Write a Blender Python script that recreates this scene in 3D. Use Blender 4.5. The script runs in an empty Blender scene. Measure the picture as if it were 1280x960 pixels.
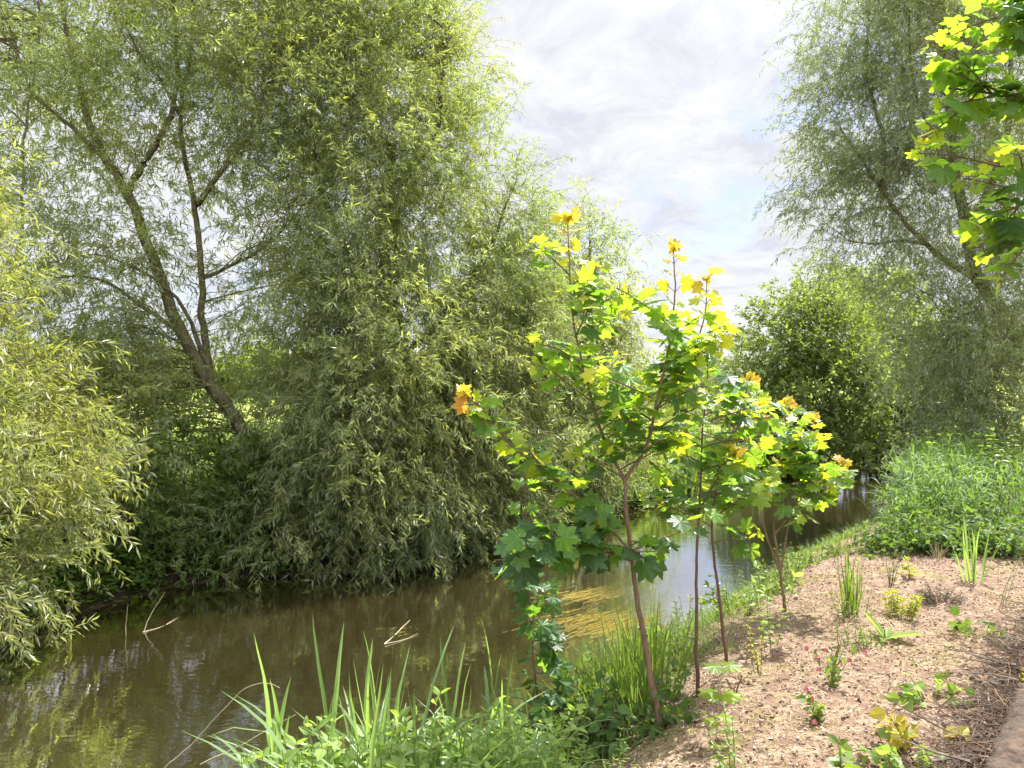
import bpy, math, random
import numpy as np
from mathutils import Vector

rng = np.random.default_rng(11)
random.seed(11)
R = math.radians
scene = bpy.context.scene
col = scene.collection

# ------------------------------------------------------------------ camera
F_PX, CX, CY, HOR = 967.0, 640.0, 480.0, 495.0
CAM = np.array([0.0, 0.0, 3.0])
PITCH = math.atan((HOR - CY) / F_PX)
cd = bpy.data.cameras.new("camera")
cam = bpy.data.objects.new("camera", cd)
col.objects.link(cam)
cam.location = CAM
cam.rotation_euler = (R(90) + PITCH, 0, 0)
cd.sensor_width = 36
cd.lens = F_PX / 1280 * 36
cd.clip_start, cd.clip_end = 0.05, 5000
scene.camera = cam


def ray(px, py):
    u, v = (px - CX) / F_PX, (CY - py) / F_PX
    c, s = math.cos(PITCH), math.sin(PITCH)
    return np.array([u, c - v * s, s + v * c])


def P(px, py, Y):
    d = ray(px, py)
    return CAM + d * (Y / d[1])


# ------------------------------------------------------------------ render / colour
scene.view_settings.view_transform = 'Standard'
scene.view_settings.look = 'None'
scene.view_settings.gamma = 1
scene.view_settings.use_curve_mapping = False
scene.view_settings.exposure = 1.5
cy = scene.cycles
cy.max_bounces, cy.diffuse_bounces, cy.glossy_bounces = 8, 4, 3
cy.transmission_bounces, cy.transparent_max_bounces = 5, 10
cy.caustics_reflective = cy.caustics_refractive = False
cy.use_denoising = True
cy.sample_clamp_indirect = 6

SUN_AZ, SUN_EL = R(44), R(60)

# ------------------------------------------------------------------ node helpers


class NT:
    def __init__(s, tree):
        s.t = tree
        s.t.nodes.clear()

    def n(s, kind, **kw):
        nd = s.t.nodes.new(kind)
        for k, v in kw.items():
            if k.startswith('i_'):
                key = k[2:]
                key = int(key) if key.isdigit() else key.replace('_', ' ')
                nd.inputs[key].default_value = v
            else:
                setattr(nd, k, v)
        return nd

    def l(s, a, b):
        s.t.links.new(a, b)

    def ramp(s, src, stops, interp='LINEAR'):
        nd = s.t.nodes.new('ShaderNodeValToRGB')
        cr = nd.color_ramp
        cr.interpolation = interp
        while len(cr.elements) < len(stops):
            cr.elements.new(0.5)
        for e, (p, c) in zip(cr.elements, stops):
            e.position = p
            e.color = (*c, 1) if len(c) == 3 else c
        s.l(src, nd.inputs[0])
        return nd.outputs[0]

    def mixc(s, fac, a, b, mode='MIX'):
        nd = s.t.nodes.new('ShaderNodeMix')
        nd.data_type = 'RGBA'
        nd.blend_type = mode
        for sock, v in ((nd.inputs[0], fac), (nd.inputs[6], a), (nd.inputs[7], b)):
            if hasattr(v, 'is_linked') or hasattr(v, 'links'):
                s.l(v, sock)
            elif isinstance(v, (int, float)):
                sock.default_value = v
            else:
                sock.default_value = (*v, 1)
        return nd.outputs[2]

    def math(s, op, a, b=0.0, clamp=False):
        nd = s.t.nodes.new('ShaderNodeMath')
        nd.operation = op
        nd.use_clamp = clamp
        for i, v in enumerate((a, b)):
            if hasattr(v, 'links'):
                s.l(v, nd.inputs[i])
            else:
                nd.inputs[i].default_value = v
        return nd.outputs[0]

    def noise(s, vec=None, scale=5, detail=3, rough=.55, dist=0.0):
        nd = s.t.nodes.new('ShaderNodeTexNoise')
        nd.inputs['Scale'].default_value = scale
        nd.inputs['Detail'].default_value = detail
        nd.inputs['Roughness'].default_value = rough
        nd.inputs['Distortion'].default_value = dist
        if vec is not None:
            s.l(vec, nd.inputs['Vector'])
        return nd.outputs[0]


def new_mat(name):
    m = bpy.data.materials.new(name)
    m.use_nodes = True
    return m, NT(m.node_tree)


def leaf_mat(name, cols, trans, tmix=.4, rough=.42, spec=.4, under=None, age=False, patch=None):
    """cols: three base colours picked leaf by leaf; trans: colour of light through the leaf."""
    m, t = new_mat(name)
    g = t.n('ShaderNodeNewGeometry')
    if age:
        at = t.n('ShaderNodeAttribute', attribute_name='age')
        c = t.ramp(at.outputs['Fac'], cols)
        tc = t.ramp(at.outputs['Fac'], trans)
        rv = t.ramp(g.outputs['Random Per Island'], [(0, (.72, .72, .72)), (1, (1.2, 1.2, 1.2))])
        c = t.mixc(1.0, c, rv, 'MULTIPLY')
        tc = t.mixc(1.0, tc, rv, 'MULTIPLY')
    else:
        c = t.ramp(g.outputs['Random Per Island'], [(0, cols[0]), (.5, cols[1]), (1, cols[2])])
        rv = t.ramp(g.outputs['Random Per Island'], [(0, (.75, .75, .75)), (1, (1.2, 1.2, 1.2))])
        tc = t.mixc(1.0, trans, rv, 'MULTIPLY')
    if patch:
        co = t.n('ShaderNodeTexCoord')
        nz = t.noise(co.outputs['Object'], patch[1], 2)
        f = t.ramp(nz, [(.42, (0, 0, 0)), (.62, (1, 1, 1))])
        c = t.mixc(f, c, t.mixc(1.0, c, patch[0], 'MULTIPLY'))
        tc = t.mixc(f, tc, t.mixc(1.0, tc, patch[0], 'MULTIPLY'))
    if under:
        c = t.mixc(g.outputs['Backfacing'], c, under)
    b = t.n('ShaderNodeBsdfPrincipled', i_Roughness=rough)
    b.inputs['Specular IOR Level'].default_value = spec
    t.l(c, b.inputs['Base Color'])
    tr = t.n('ShaderNodeBsdfTranslucent')
    t.l(tc, tr.inputs['Color'])
    mx = t.n('ShaderNodeMixShader', i_0=tmix)
    t.l(b.outputs[0], mx.inputs[1])
    t.l(tr.outputs[0], mx.inputs[2])
    o = t.n('ShaderNodeOutputMaterial')
    t.l(mx.outputs[0], o.inputs[0])
    return m


def solid_mat(name, c1, c2, scale=8, rough=.85, bump=.3, stretch=(1, 1, 1), c3=None, spec=.3):
    m, t = new_mat(name)
    co = t.n('ShaderNodeTexCoord')
    mp = t.n('ShaderNodeMapping')
    mp.inputs['Scale'].default_value = stretch
    t.l(co.outputs['Object'], mp.inputs[0])
    nz = t.noise(mp.outputs[0], scale, 5, .65)
    c = t.ramp(nz, [(.3, c1), (.68, c2)])
    if c3:
        n2 = t.noise(co.outputs['Object'], scale * .35, 4, .6)
        c = t.mixc(t.ramp(n2, [(.5, (0, 0, 0)), (.62, (1, 1, 1))]), c, c3)
    b = t.n('ShaderNodeBsdfPrincipled', i_Roughness=rough)
    b.inputs['Specular IOR Level'].default_value = spec
    t.l(c, b.inputs['Base Color'])
    if bump:
        bp = t.n('ShaderNodeBump', i_Strength=bump, i_Distance=.02)
        t.l(nz, bp.inputs['Height'])
        t.l(bp.outputs[0], b.inputs['Normal'])
    o = t.n('ShaderNodeOutputMaterial')
    t.l(b.outputs[0], o.inputs[0])
    return m


# ------------------------------------------------------------------ mesh helpers


def nrm(v):
    v = np.asarray(v, float)
    return v / np.maximum(np.linalg.norm(v, axis=-1, keepdims=True), 1e-9)


class MB:
    def __init__(s):
        s.V, s.F3, s.F4, s.A, s.n = [], [], [], [], 0

    def add(s, V, F3=None, F4=None, age=None):
        V = np.asarray(V, np.float32).reshape(-1, 3)
        s.V.append(V)
        s.A.append(np.zeros(len(V), np.float32) if age is None else np.asarray(age, np.float32))
        if F3 is not None and len(F3):
            s.F3.append(np.asarray(F3, np.int64).reshape(-1, 3) + s.n)
        if F4 is not None and len(F4):
            s.F4.append(np.asarray(F4, np.int64).reshape(-1, 4) + s.n)
        s.n += len(V)

    def build(s, name, mat, parent=None, smooth=False, age=False):
        V = np.concatenate(s.V)
        f3 = np.concatenate(s.F3) if s.F3 else np.zeros((0, 3), np.int64)
        f4 = np.concatenate(s.F4) if s.F4 else np.zeros((0, 4), np.int64)
        if parent is not None:
            V = V - np.array(parent.location, np.float32)
        me = bpy.data.meshes.new(name)
        me.vertices.add(len(V))
        me.vertices.foreach_set('co', V.ravel().astype(np.float32))
        nl = f3.size + f4.size
        me.loops.add(nl)
        me.loops.foreach_set('vertex_index', np.concatenate([f3.ravel(), f4.ravel()]).astype(np.int32))
        me.polygons.add(len(f3) + len(f4))
        st = np.concatenate([np.arange(len(f3)) * 3, f3.size + np.arange(len(f4)) * 4])
        me.polygons.foreach_set('loop_start', st.astype(np.int32))
        me.polygons.foreach_set('use_smooth', np.full(len(st), smooth))
        if age:
            at = me.attributes.new('age', 'FLOAT', 'POINT')
            at.data.foreach_set('value', np.concatenate(s.A))
        me.update(calc_edges=True)
        me.materials.append(mat)
        o = bpy.data.objects.new(name, me)
        col.objects.link(o)
        if parent is not None:
            o.parent = parent
        return o


def curves(p0, d0, L, droop, K=5, jit=.08, up=0.0):
    """N bending shoots -> points (N,K+1,3)"""
    p0 = np.asarray(p0, float).reshape(-1, 3)
    N = len(p0)
    d = nrm(np.broadcast_to(np.asarray(d0, float), (N, 3)).copy())
    L = np.broadcast_to(np.asarray(L, float), (N,))
    droop = np.broadcast_to(np.asarray(droop, float), (N,))
    pts = [p0]
    p = p0
    for k in range(K):
        p = p + d * (L / K)[:, None]
        pts.append(p)
        d = d + rng.normal(0, jit, (N, 3))
        d[:, 2] -= droop / K
        d = nrm(d)
    return np.stack(pts, 1)


def tubes(mb, pts, r0, r1, sides=4, power=1.0, age=None):
    """batch of tubes along pts (N,K,3)"""
    pts = np.asarray(pts, float)
    if pts.ndim == 2:
        pts = pts[None]
    N, K, _ = pts.shape
    r0 = np.broadcast_to(np.asarray(r0, float), (N,))
    r1 = np.broadcast_to(np.asarray(r1, float), (N,))
    t = (np.arange(K) / (K - 1)) ** power
    rad = r0[:, None] * (1 - t) + r1[:, None] * t
    tan = nrm(np.gradient(pts, axis=1))
    ref = np.where(np.abs(tan[..., 2:3]) > .9, np.array([1., 0, 0]), np.array([0., 0, 1]))
    a = nrm(np.cross(tan, ref))
    b = np.cross(tan, a)
    ang = np.arange(sides) / sides * 2 * math.pi
    V = pts[:, :, None] + rad[:, :, None, None] * (a[:, :, None] * np.cos(ang)[None, None, :, None] + b[:, :, None] * np.sin(ang)[None, None, :, None])
    i = np.arange(N)[:, None, None] * K * sides
    k = np.arange(K - 1)[None, :, None] * sides
    s = np.arange(sides)[None, None, :]
    s2 = (s + 1) % sides
    F = np.stack([i + k + s, i + k + s2, i + k + sides + s2, i + k + sides + s], -1)
    ag = None
    if age is not None:
        ag = np.repeat(age, K * sides)
    mb.add(V.reshape(-1, 3), F4=F.reshape(-1, 4), age=ag)


def spline(pts, step=.12, wob=0.0, seed=0):
    """Catmull-Rom through control points"""
    pts = np.asarray(pts, float)
    q = np.vstack([2 * pts[0] - pts[1], pts, 2 * pts[-1] - pts[-2]])
    out = []
    for i in range(1, len(q) - 2):
        n = max(2, int(np.linalg.norm(q[i + 1] - q[i]) / step))
        t = np.linspace(0, 1, n, endpoint=False)[:, None]
        a, b, c, d = q[i - 1], q[i], q[i + 1], q[i + 2]
        out.append(.5 * (2 * b + (c - a) * t + (2 * a - 5 * b + 4 * c - d) * t ** 2 + (3 * b - a - 3 * c + d) * t ** 3))
    out.append(q[-2][None])
    o = np.concatenate(out)
    if wob:
        r = np.random.default_rng(seed)
        w = np.cumsum(r.normal(0, wob, o.shape), 0)
        w -= np.linspace(0, 1, len(o))[:, None] * w[-1]
        o = o + w
    return o


# leaf templates: x across, y along, z out; unit length
T_WILLOW = (np.array([[0, 0, 0], [.5, .42, .02], [0, 1, -.06], [-.5, .42, .02]]), [], [[0, 1, 2, 3]])
T_OVATE = (np.array([[0, 0, 0], [.38, .2, .05], [.5, .42, .06], [.28, .76, .02], [0, 1, -.1], [-.28, .76, .02], [-.5, .42, .06], [-.38, .2, .05], [0, .4, -.02]]),
           [], [[0, 1, 2, 8], [8, 2, 3, 4], [8, 4, 5, 6], [0, 8, 6, 7]])


def maple_template():
    half = [(0, 1.0), (6, .90), (9, .80), (15, .79), (19, .70), (26, .60), (31, .70), (37, .77), (46, .93), (52, .82), (58, .77), (64, .66),
            (73, .56), (82, .62), (91, .66), (103, .74), (113, .62), (130, .50), (150, .38), (166, .28)]
    pts = [(math.sin(R(a)) * r, math.cos(R(a)) * r) for a, r in half]
    full = pts + [(0, .06)] + [(-x, y) for x, y in pts[:0:-1]]
    v = [[0, .1, 0.0]]
    for x, y in full:
        r = math.hypot(x, y)
        v.append([x, y, -.12 * r * r - .06 * abs(x) + .05 * math.cos(8 * math.atan2(x, y)) * r])
    n = len(full)
    f = [[0, 1 + (i + 1) % n, 1 + i] for i in range(n)]
    return np.array(v), f, []


T_MAPLE = maple_template()


def scatter(mb, T, pos, U, N, size, wr=1.0, age=None, curl=None):
    """put leaf template T at pos, axis U, normal N"""
    TV, f3, f4 = T
    pos = np.asarray(pos, float)
    n = len(pos)
    U = nrm(U)
    N = nrm(N)
    W = nrm(np.cross(U, N))
    N = np.cross(W, U)
    s = np.broadcast_to(np.asarray(size, float), (n,))
    w = np.broadcast_to(np.asarray(wr, float), (n,))
    z = TV[:, 2][None] * (1.0 if curl is None else curl[:, None])
    V = pos[:, None] + (U[:, None] * TV[:, 1][None, :, None] + W[:, None] * (TV[:, 0][None] * w[:, None])[..., None] + N[:, None] * z[..., None]) * s[:, None, None]
    k = len(TV)
    off = (np.arange(n) * k)[:, None, None]
    F3 = (np.array(f3)[None] + off).reshape(-1, 3) if f3 else None
    F4 = (np.array(f4)[None] + off).reshape(-1, 4) if f4 else None
    mb.add(V.reshape(-1, 3), F3, F4, None if age is None else np.repeat(age, k))


def along(pts, per, t0=.08, t1=1.0):
    """points and tangents along shoots (N,K,3): per leaves each"""
    N, K, _ = pts.shape
    t = (np.linspace(t0, t1, per)[None] + rng.uniform(-.5, .5, (N, per)) * (t1 - t0) / per).clip(0, .9999) * (K - 1)
    i = t.astype(int)
    f = (t - i)[..., None]
    r = np.arange(N)[:, None]
    a, b = pts[r, i], pts[r, i + 1]
    return (a * (1 - f) + b * f).reshape(-1, 3), nrm(b - a).reshape(-1, 3)


def leaves_on(mb, pts, per, L, wr, T=T_WILLOW, hang=.35, side=.75, upn=.6, t0=.08, lv=.45):
    p, tan = along(pts, per, t0)
    n = len(p)
    ref = nrm(rng.normal(0, 1, (n, 3)))
    sd = nrm(np.cross(tan, ref))
    U = tan * .6 + sd * side
    U[:, 2] -= hang
    Nn = rng.normal(0, .7, (n, 3))
    Nn[:, 2] += upn
    scatter(mb, T, p, U, Nn, L * rng.uniform(1 - lv, 1 + lv, n), wr)


def strips(mb, pts, W, power=.7):
    """grass blades: ribbons with a fold, along pts (N,K,3)"""
    N, K, _ = pts.shape
    W = np.broadcast_to(np.asarray(W, float), (N,))
    t = np.linspace(0, 1, K)
    prof = np.minimum(1, .45 + t * 2.2) * (1 - t ** 2.6) ** power
    tan = nrm(np.gradient(pts, axis=1))
    s0 = nrm(np.cross(tan[:, 0] + [0, 0, 1e-3], rng.normal(0, 1, (N, 3))))
    h = pts[:, -1] - pts[:, 0]
    h[:, 2] = 0
    good = np.linalg.norm(h, axis=1) > .05
    s0[good] = nrm(np.cross(h[good], [0, 0, 1.0]) + rng.normal(0, .12, (good.sum(), 3)) * np.linalg.norm(h[good], axis=1)[:, None])
    sd = np.broadcast_to(s0[:, None], pts.shape)
    nn = np.cross(sd, tan)
    hw = W[:, None] * prof[None] * .5
    a = pts + sd * hw[..., None]
    b = pts - sd * hw[..., None]
    c = pts - nn * (hw * .35)[..., None]
    V = np.stack([a, c, b], 2).reshape(-1, 3)
    i = np.arange(N)[:, None, None] * K * 3
    k = np.arange(K - 1)[None, :, None] * 3
    s = np.arange(2)[None, None]
    F = np.stack([i + k + s, i + k + s + 1, i + k + s + 4, i + k + s + 3], -1).reshape(-1, 4)
    mb.add(V, F4=F)


# ------------------------------------------------------------------ tagging


def tag(o, label=None, cat=None, group=None, kind=None):
    for k, v in (('label', label), ('category', cat), ('group', group), ('kind', kind)):
        if v:
            o[k] = v
    return o


def thing(name, loc, label, cat, group=None):
    o = bpy.data.objects.new(name, None)
    o.empty_display_size = .1
    col.objects.link(o)
    o.location = [float(v) for v in loc]
    return tag(o, label, cat, group)


def dup(root, loc, rz=0.0, sc=1.0, label=None, group=None):
    r = root.copy()
    col.objects.link(r)
    r.location = [float(v) for v in loc]
    r.rotation_euler = (0, 0, rz)
    r.scale = (sc, sc, sc)
    if label:
        r['label'] = label
    if group:
        r['group'] = group
    for ch in root.children:
        c = ch.copy()
        col.objects.link(c)
        c.parent = r
        for g in ch.children:
            d = g.copy()
            col.objects.link(d)
            d.parent = c
    return r


# ------------------------------------------------------------------ terrain
NEAR = [(-40, -40), (-9, -8), (-3.4, .9), (-.85, 4.6), (-.24, 5.4), (.65, 7.2), (1.8, 9.0), (2.8, 10.3), (4.5, 12.5), (7, 16), (10, 21), (14, 27), (22, 34), (45, 42)]
FAR = [(45, 50), (22, 40), (13.8, 32.5), (9.1, 28), (4.6, 22.5), (2.3, 18.9), (.7, 17), (-.6, 15), (-2, 13.9), (-3.3, 13.3), (-5.5, 12.2), (-6.2, 9.8), (-7, 7.5), (-10, 3), (-18, -6), (-55, -40)]
POLY = np.array(NEAR + FAR, float)


def seg_dist(x, y, A, B):
    d = B - A
    t = ((x - A[0]) * d[0] + (y - A[1]) * d[1]) / (d @ d)
    t = np.clip(t, 0, 1)
    return np.hypot(x - A[0] - t * d[0], y - A[1] - t * d[1])


def vnoise(x, y, sc, seed=0):
    x, y = np.asarray(x) * sc, np.asarray(y) * sc
    xi, yi = np.floor(x).astype(np.int64), np.floor(y).astype(np.int64)
    fx, fy = x - xi, y - yi
    fx, fy = fx * fx * (3 - 2 * fx), fy * fy * (3 - 2 * fy)

    def h(a, b):
        v = np.sin(a * 127.1 + b * 311.7 + seed * 74.7) * 43758.5453
        return v - np.floor(v)
    return (h(xi, yi) * (1 - fx) + h(xi + 1, yi) * fx) * (1 - fy) + (h(xi, yi + 1) * (1 - fx) + h(xi + 1, yi + 1) * fx) * fy


def terrain(x, y):
    x = np.asarray(x, float)
    y = np.asarray(y, float)
    inside = np.zeros(x.shape, bool)
    n = len(POLY)
    dn = np.full(x.shape, 1e9)
    df = np.full(x.shape, 1e9)
    for i in range(n):
        A, B = POLY[i], POLY[(i + 1) % n]
        c = ((A[1] > y) != (B[1] > y))
        with np.errstate(divide='ignore', invalid='ignore'):
            xx = (B[0] - A[0]) * (y - A[1]) / (B[1] - A[1]) + A[0]
        inside ^= c & (x < xx)
        if i < len(NEAR) - 1:
            dn = np.minimum(dn, seg_dist(x, y, A, B))
        elif len(NEAR) <= i < n - 1:
            df = np.minimum(df, seg_dist(x, y, A, B))
    d = np.minimum(dn, df)
    wob = (vnoise(x, y, 1.3, 1) - .5) * .35
    s = np.where(inside, -d, d) + wob * np.clip(1 - d / 4, 0, 1)
    near = np.interp(s, [-3, -1.2, -.3, 0, .5, 1.1, 1.6, 2.4, 6], [-.6, -.55, -.2, 0, .42, .92, 1.15, 1.24, 1.32])
    far = np.interp(s, [-3, -1.2, -.2, 0, .25, 1.2, 2.6, 8, 60, 140, 260, 500], [-.6, -.5, -.15, 0, .3, .75, 1.2, 1.5, 1.9, 2.5, 12, 20])
    z = np.where(dn < df, near, far)
    rough = (vnoise(x, y, 2.2, 3) - .5) * .07 + (vnoise(x, y, 7, 4) - .5) * .035 + (vnoise(x, y, 17, 6) - .5) * .034
    z = z + rough * np.clip(s * 1.5 + .2, 0.15, 1)
    return z, s, dn < df


def gz(x, y):
    return float(terrain(np.array([x]), np.array([y]))[0][0])


def G(px, py):
    """ground point seen at a pixel"""
    d = ray(px, py)
    d = d / d[1]
    ys = np.linspace(2.2, 45, 2400)
    pts = CAM[None] + d[None] * ys[:, None]
    z = np.maximum(terrain(pts[:, 0], pts[:, 1])[0], 0)
    hit = np.argmax(pts[:, 2] < z)
    p = pts[hit].copy()
    p[2] = z[hit]
    return p


def graded(segs):
    out = []
    for a, b, st in segs:
        out.append(np.arange(a, b, st))
    out.append([segs[-1][1]])
    return np.concatenate(out)


xs = graded([(-900, -100, 40), (-100, -30, 6), (-30, -8, .9), (-8, -3, .25), (-3, 6, .06), (6, 12, .2), (12, 40, .8), (40, 120, 6), (120, 900, 40)])
ys = graded([(-60, -10, 5), (-10, 2, .5), (2, 10, .06), (10, 24, .25), (24, 50, .8), (50, 150, 5), (150, 1500, 45)])
gx, gy = np.meshgrid(xs, ys)
tz, ts, tn = terrain(gx, gy)
mb = MB()
nx, ny = len(xs), len(ys)
idx = np.arange(nx * ny).reshape(ny, nx)
mulch = np.where(tn, np.clip((ts - .9 + (vnoise(gx, gy, 1.7, 9) - .5) * .8) / .4, 0, 1), 0)
mulch *= np.clip((12.0 - gy + gx * .25 + (vnoise(gx, gy, .8, 5) - .5) * 2) / 1.0, 0, 1)
mb.add(np.stack([gx, gy, tz], -1).reshape(-1, 3), F4=np.stack([idx[:-1, :-1], idx[:-1, 1:], idx[1:, 1:], idx[1:, :-1]], -1).reshape(-1, 4), age=mulch.ravel())

gm, t = new_mat('ground_soil_grass_bed')
co = t.n('ShaderNodeTexCoord')
obj_ = co.outputs['Object']
n1 = t.noise(obj_, 55, 5, .7)
n2 = t.noise(obj_, 9, 4, .6)
n3 = t.noise(obj_, 1.6, 4, .6)
n4 = t.noise(obj_, 160, 3, .6)
mul = t.ramp(n1, [(.34, (.045, .031, .023)), (.46, (.18, .122, .088)), (.60, (.31, .225, .162)), (.76, (.44, .35, .245))])
mul = t.mixc(t.ramp(n2, [(.42, (0, 0, 0)), (.60, (.8, .8, .8))]), mul, (.13, .08, .058))
mul = t.mixc(t.ramp(n4, [(.6, (0, 0, 0)), (.72, (.6, .6, .6))]), mul, (.50, .42, .30))
mossf = t.math('MULTIPLY', t.ramp(n3, [(.53, (0, 0, 0)), (.66, (1, 1, 1))]), t.ramp(n1, [(.45, (0, 0, 0)), (.58, (.8, .8, .8))]))
mul = t.mixc(mossf, mul, (.22, .22, .055))
grs = t.ramp(n2, [(.3, (.03, .045, .012)), (.7, (.09, .10, .03))])
pos = t.n('ShaderNodeSeparateXYZ')
t.l(obj_, pos.inputs[0])
fieldf = t.ramp(t.math('MULTIPLY', pos.outputs[1], .01), [(.16, (0, 0, 0)), (.24, (1, 1, 1))])
nf = t.noise(obj_, .05, 3)
grs = t.mixc(fieldf, grs, t.ramp(nf, [(.3, (.13, .17, .035)), (.7, (.24, .26, .06))]))
bed = t.ramp(t.noise(obj_, 1.1, 5, .6, .6), [(.34, (.03, .033, .010)), (.46, (.085, .07, .02)), (.56, (.20, .115, .035)), (.68, (.14, .14, .03))])
mudf = t.ramp(t.math('ADD', t.math('MULTIPLY', pos.outputs[2], .8), t.math('MULTIPLY', n2, .3)), [(.35, (1, 1, 1)), (.62, (0, 0, 0))])
grs = t.mixc(mudf, grs, t.ramp(n1, [(.35, (.014, .011, .008)), (.65, (.06, .045, .03))]))
at = t.n('ShaderNodeAttribute', attribute_name='age')
land = t.mixc(at.outputs['Fac'], grs, mul)
bf = t.ramp(t.math('ADD', t.math('MULTIPLY', pos.outputs[2], 4.0), .5), [(.38, (1, 1, 1)), (.62, (0, 0, 0))])
c = t.mixc(bf, land, bed)
b = t.n('ShaderNodeBsdfPrincipled', i_Roughness=.95)
b.inputs['Specular IOR Level'].default_value = .1
t.l(c, b.inputs['Base Color'])
bp = t.n('ShaderNodeBump', i_Strength=.7, i_Distance=.02)
t.l(t.math('ADD', n1, t.math('MULTIPLY', n4, .5)), bp.inputs['Height'])
t.l(bp.outputs[0], b.inputs['Normal'])
o = t.n('ShaderNodeOutputMaterial')
t.l(b.outputs[0], o.inputs[0])
ground = mb.build('ground', gm, smooth=True, age=True)
tag(ground, kind='structure')

# ------------------------------------------------------------------ water
wm, t = new_mat('river_water')
co = t.n('ShaderNodeTexCoord')
mp = t.n('ShaderNodeMapping')
mp.inputs['Rotation'].default_value = (0, 0, R(-35))
mp.inputs['Scale'].default_value = (1.0, 2.3, 1)
t.l(co.outputs['Object'], mp.inputs[0])
h = t.math('ADD', t.math('MULTIPLY', t.noise(mp.outputs[0], 2.2, 2, .5), .75), t.math('MULTIPLY', t.noise(mp.outputs[0], 9, 2, .5), .22))
bp = t.n('ShaderNodeBump', i_Strength=.035, i_Distance=.12)
t.l(h, bp.inputs['Height'])
fr = t.n('ShaderNodeFresnel', i_IOR=5.0)
t.l(bp.outputs[0], fr.inputs['Normal'])
gl = t.n('ShaderNodeBsdfGlossy', i_Roughness=.0)
gl.inputs['Color'].default_value = (.95, .97, 1, 1)
t.l(bp.outputs[0], gl.inputs['Normal'])
tp = t.n('ShaderNodeBsdfTransparent')
tp.inputs['Color'].default_value = (.58, .50, .27, 1)
df_ = t.n('ShaderNodeBsdfDiffuse')
df_.inputs['Color'].default_value = (.11, .082, .030, 1)
m1 = t.n('ShaderNodeMixShader', i_0=.2)
t.l(tp.outputs[0], m1.inputs[1])
t.l(df_.outputs[0], m1.inputs[2])
m2 = t.n('ShaderNodeMixShader')
t.l(t.math('MULTIPLY', fr.outputs[0], 1.4, True), m2.inputs[0])
t.l(m1.outputs[0], m2.inputs[1])
t.l(gl.outputs[0], m2.inputs[2])
o = t.n('ShaderNodeOutputMaterial')
t.l(m2.outputs[0], o.inputs[0])
mb = MB()
mb.add([[-60, -45, 0], [50, -45, 0], [50, 55, 0], [-60, 55, 0]], F4=[[0, 1, 2, 3]])
tag(mb.build('river_water', wm), kind='structure')

# ------------------------------------------------------------------ materials
M_WIL = leaf_mat('willow_leaf', [(.095, .14, .05), (.14, .175, .07), (.22, .24, .125)], (.42, .52, .11), .48, .38, .5, under=(.22, .25, .16), patch=((1.15, 1.06, .75), .7))
M_WILC = leaf_mat('willow_leaf_sunny', [(.095, .145, .04), (.135, .18, .055), (.21, .24, .10)], (.38, .49, .085), .47, .40, .45, under=(.21, .25, .15), patch=((1.2, 1.07, .7), .6))  # yellow-green back-light of the airy crowns put into the leaf colour
M_WILB = leaf_mat('willow_leaf_yellow', [(.11, .155, .04), (.16, .195, .06), (.24, .26, .11)], (.42, .50, .08), .45, .38, .45, under=(.23, .26, .16), patch=((1.15, 1.03, .75), 1.2))
M_WILG = leaf_mat('willow_leaf_grey', [(.105, .145, .075), (.14, .18, .10), (.20, .235, .14)], (.36, .46, .14), .47, .42, .4, under=(.20, .23, .17), patch=((1.12, 1.06, .75), .5))
M_SAL = leaf_mat('sallow_leaf', [(.06, .11, .022), (.09, .14, .035), (.13, .17, .055)], (.30, .40, .045), .42, .45, .35, under=(.13, .16, .09), patch=((1.15, 1.08, .8), .5))
M_DARK = leaf_mat('shade_darkened_leaf', [(.02, .04, .014), (.03, .055, .018), (.045, .07, .022)], (.07, .11, .015), .3, .5, .25)  # leaf colour darkened to paint in shade at the bend and under the willow
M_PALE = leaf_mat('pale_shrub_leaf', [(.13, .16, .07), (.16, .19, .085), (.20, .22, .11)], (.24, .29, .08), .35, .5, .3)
M_UND = leaf_mat('undergrowth_leaf', [(.06, .115, .02), (.085, .145, .03), (.12, .18, .045)], (.28, .44, .04), .45, .42, .4)
M_BRAM = leaf_mat('bramble_leaf', [(.035, .08, .018), (.055, .11, .026), (.09, .145, .04)], (.20, .34, .03), .38, .55, .3)
M_REED = leaf_mat('reed_blade', [(.10, .18, .05), (.14, .22, .075), (.21, .28, .12)], (.34, .52, .08), .45, .38, .5)
M_REEDB = leaf_mat('bank_reed_blade', [(.05, .105, .028), (.08, .145, .04), (.14, .20, .075)], (.22, .36, .045), .4, .5, .35)
M_GRS = leaf_mat('grass_blade', [(.07, .13, .02), (.10, .16, .03), (.15, .19, .045)], (.26, .38, .04), .42, .45, .4)
M_NET = leaf_mat('nettle_leaf', [(.12, .20, .04), (.16, .25, .06), (.23, .30, .09)], (.40, .58, .07), .45, .42, .4)
M_HERB = leaf_mat('bank_herb_leaf', [(.07, .13, .02), (.10, .16, .03), (.15, .19, .05)], (.28, .40, .04), .42, .42, .4)
M_EUPH = leaf_mat('spurge_leaf', [(.22, .26, .02), (.30, .32, .025), (.38, .38, .03)], (.45, .50, .03), .4, .5, .3)
M_GREY = leaf_mat('lavender_leaf', [(.12, .14, .10), (.16, .18, .13), (.20, .22, .17)], (.14, .17, .08), .25, .7, .2)
M_DEADG = leaf_mat('dead_grass_blade', [(.30, .24, .13), (.38, .31, .18), (.45, .38, .24)], (.30, .25, .12), .25, .7, .2)
M_PINK = leaf_mat('pink_petal', [(.30, .06, .10), (.42, .10, .15), (.55, .22, .26)], (.5, .14, .2), .35, .6, .2)
M_YLEAF = leaf_mat('yellowing_leaf', [(.26, .25, .03), (.34, .30, .04), (.42, .34, .05)], (.5, .42, .04), .4, .5, .3)
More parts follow.
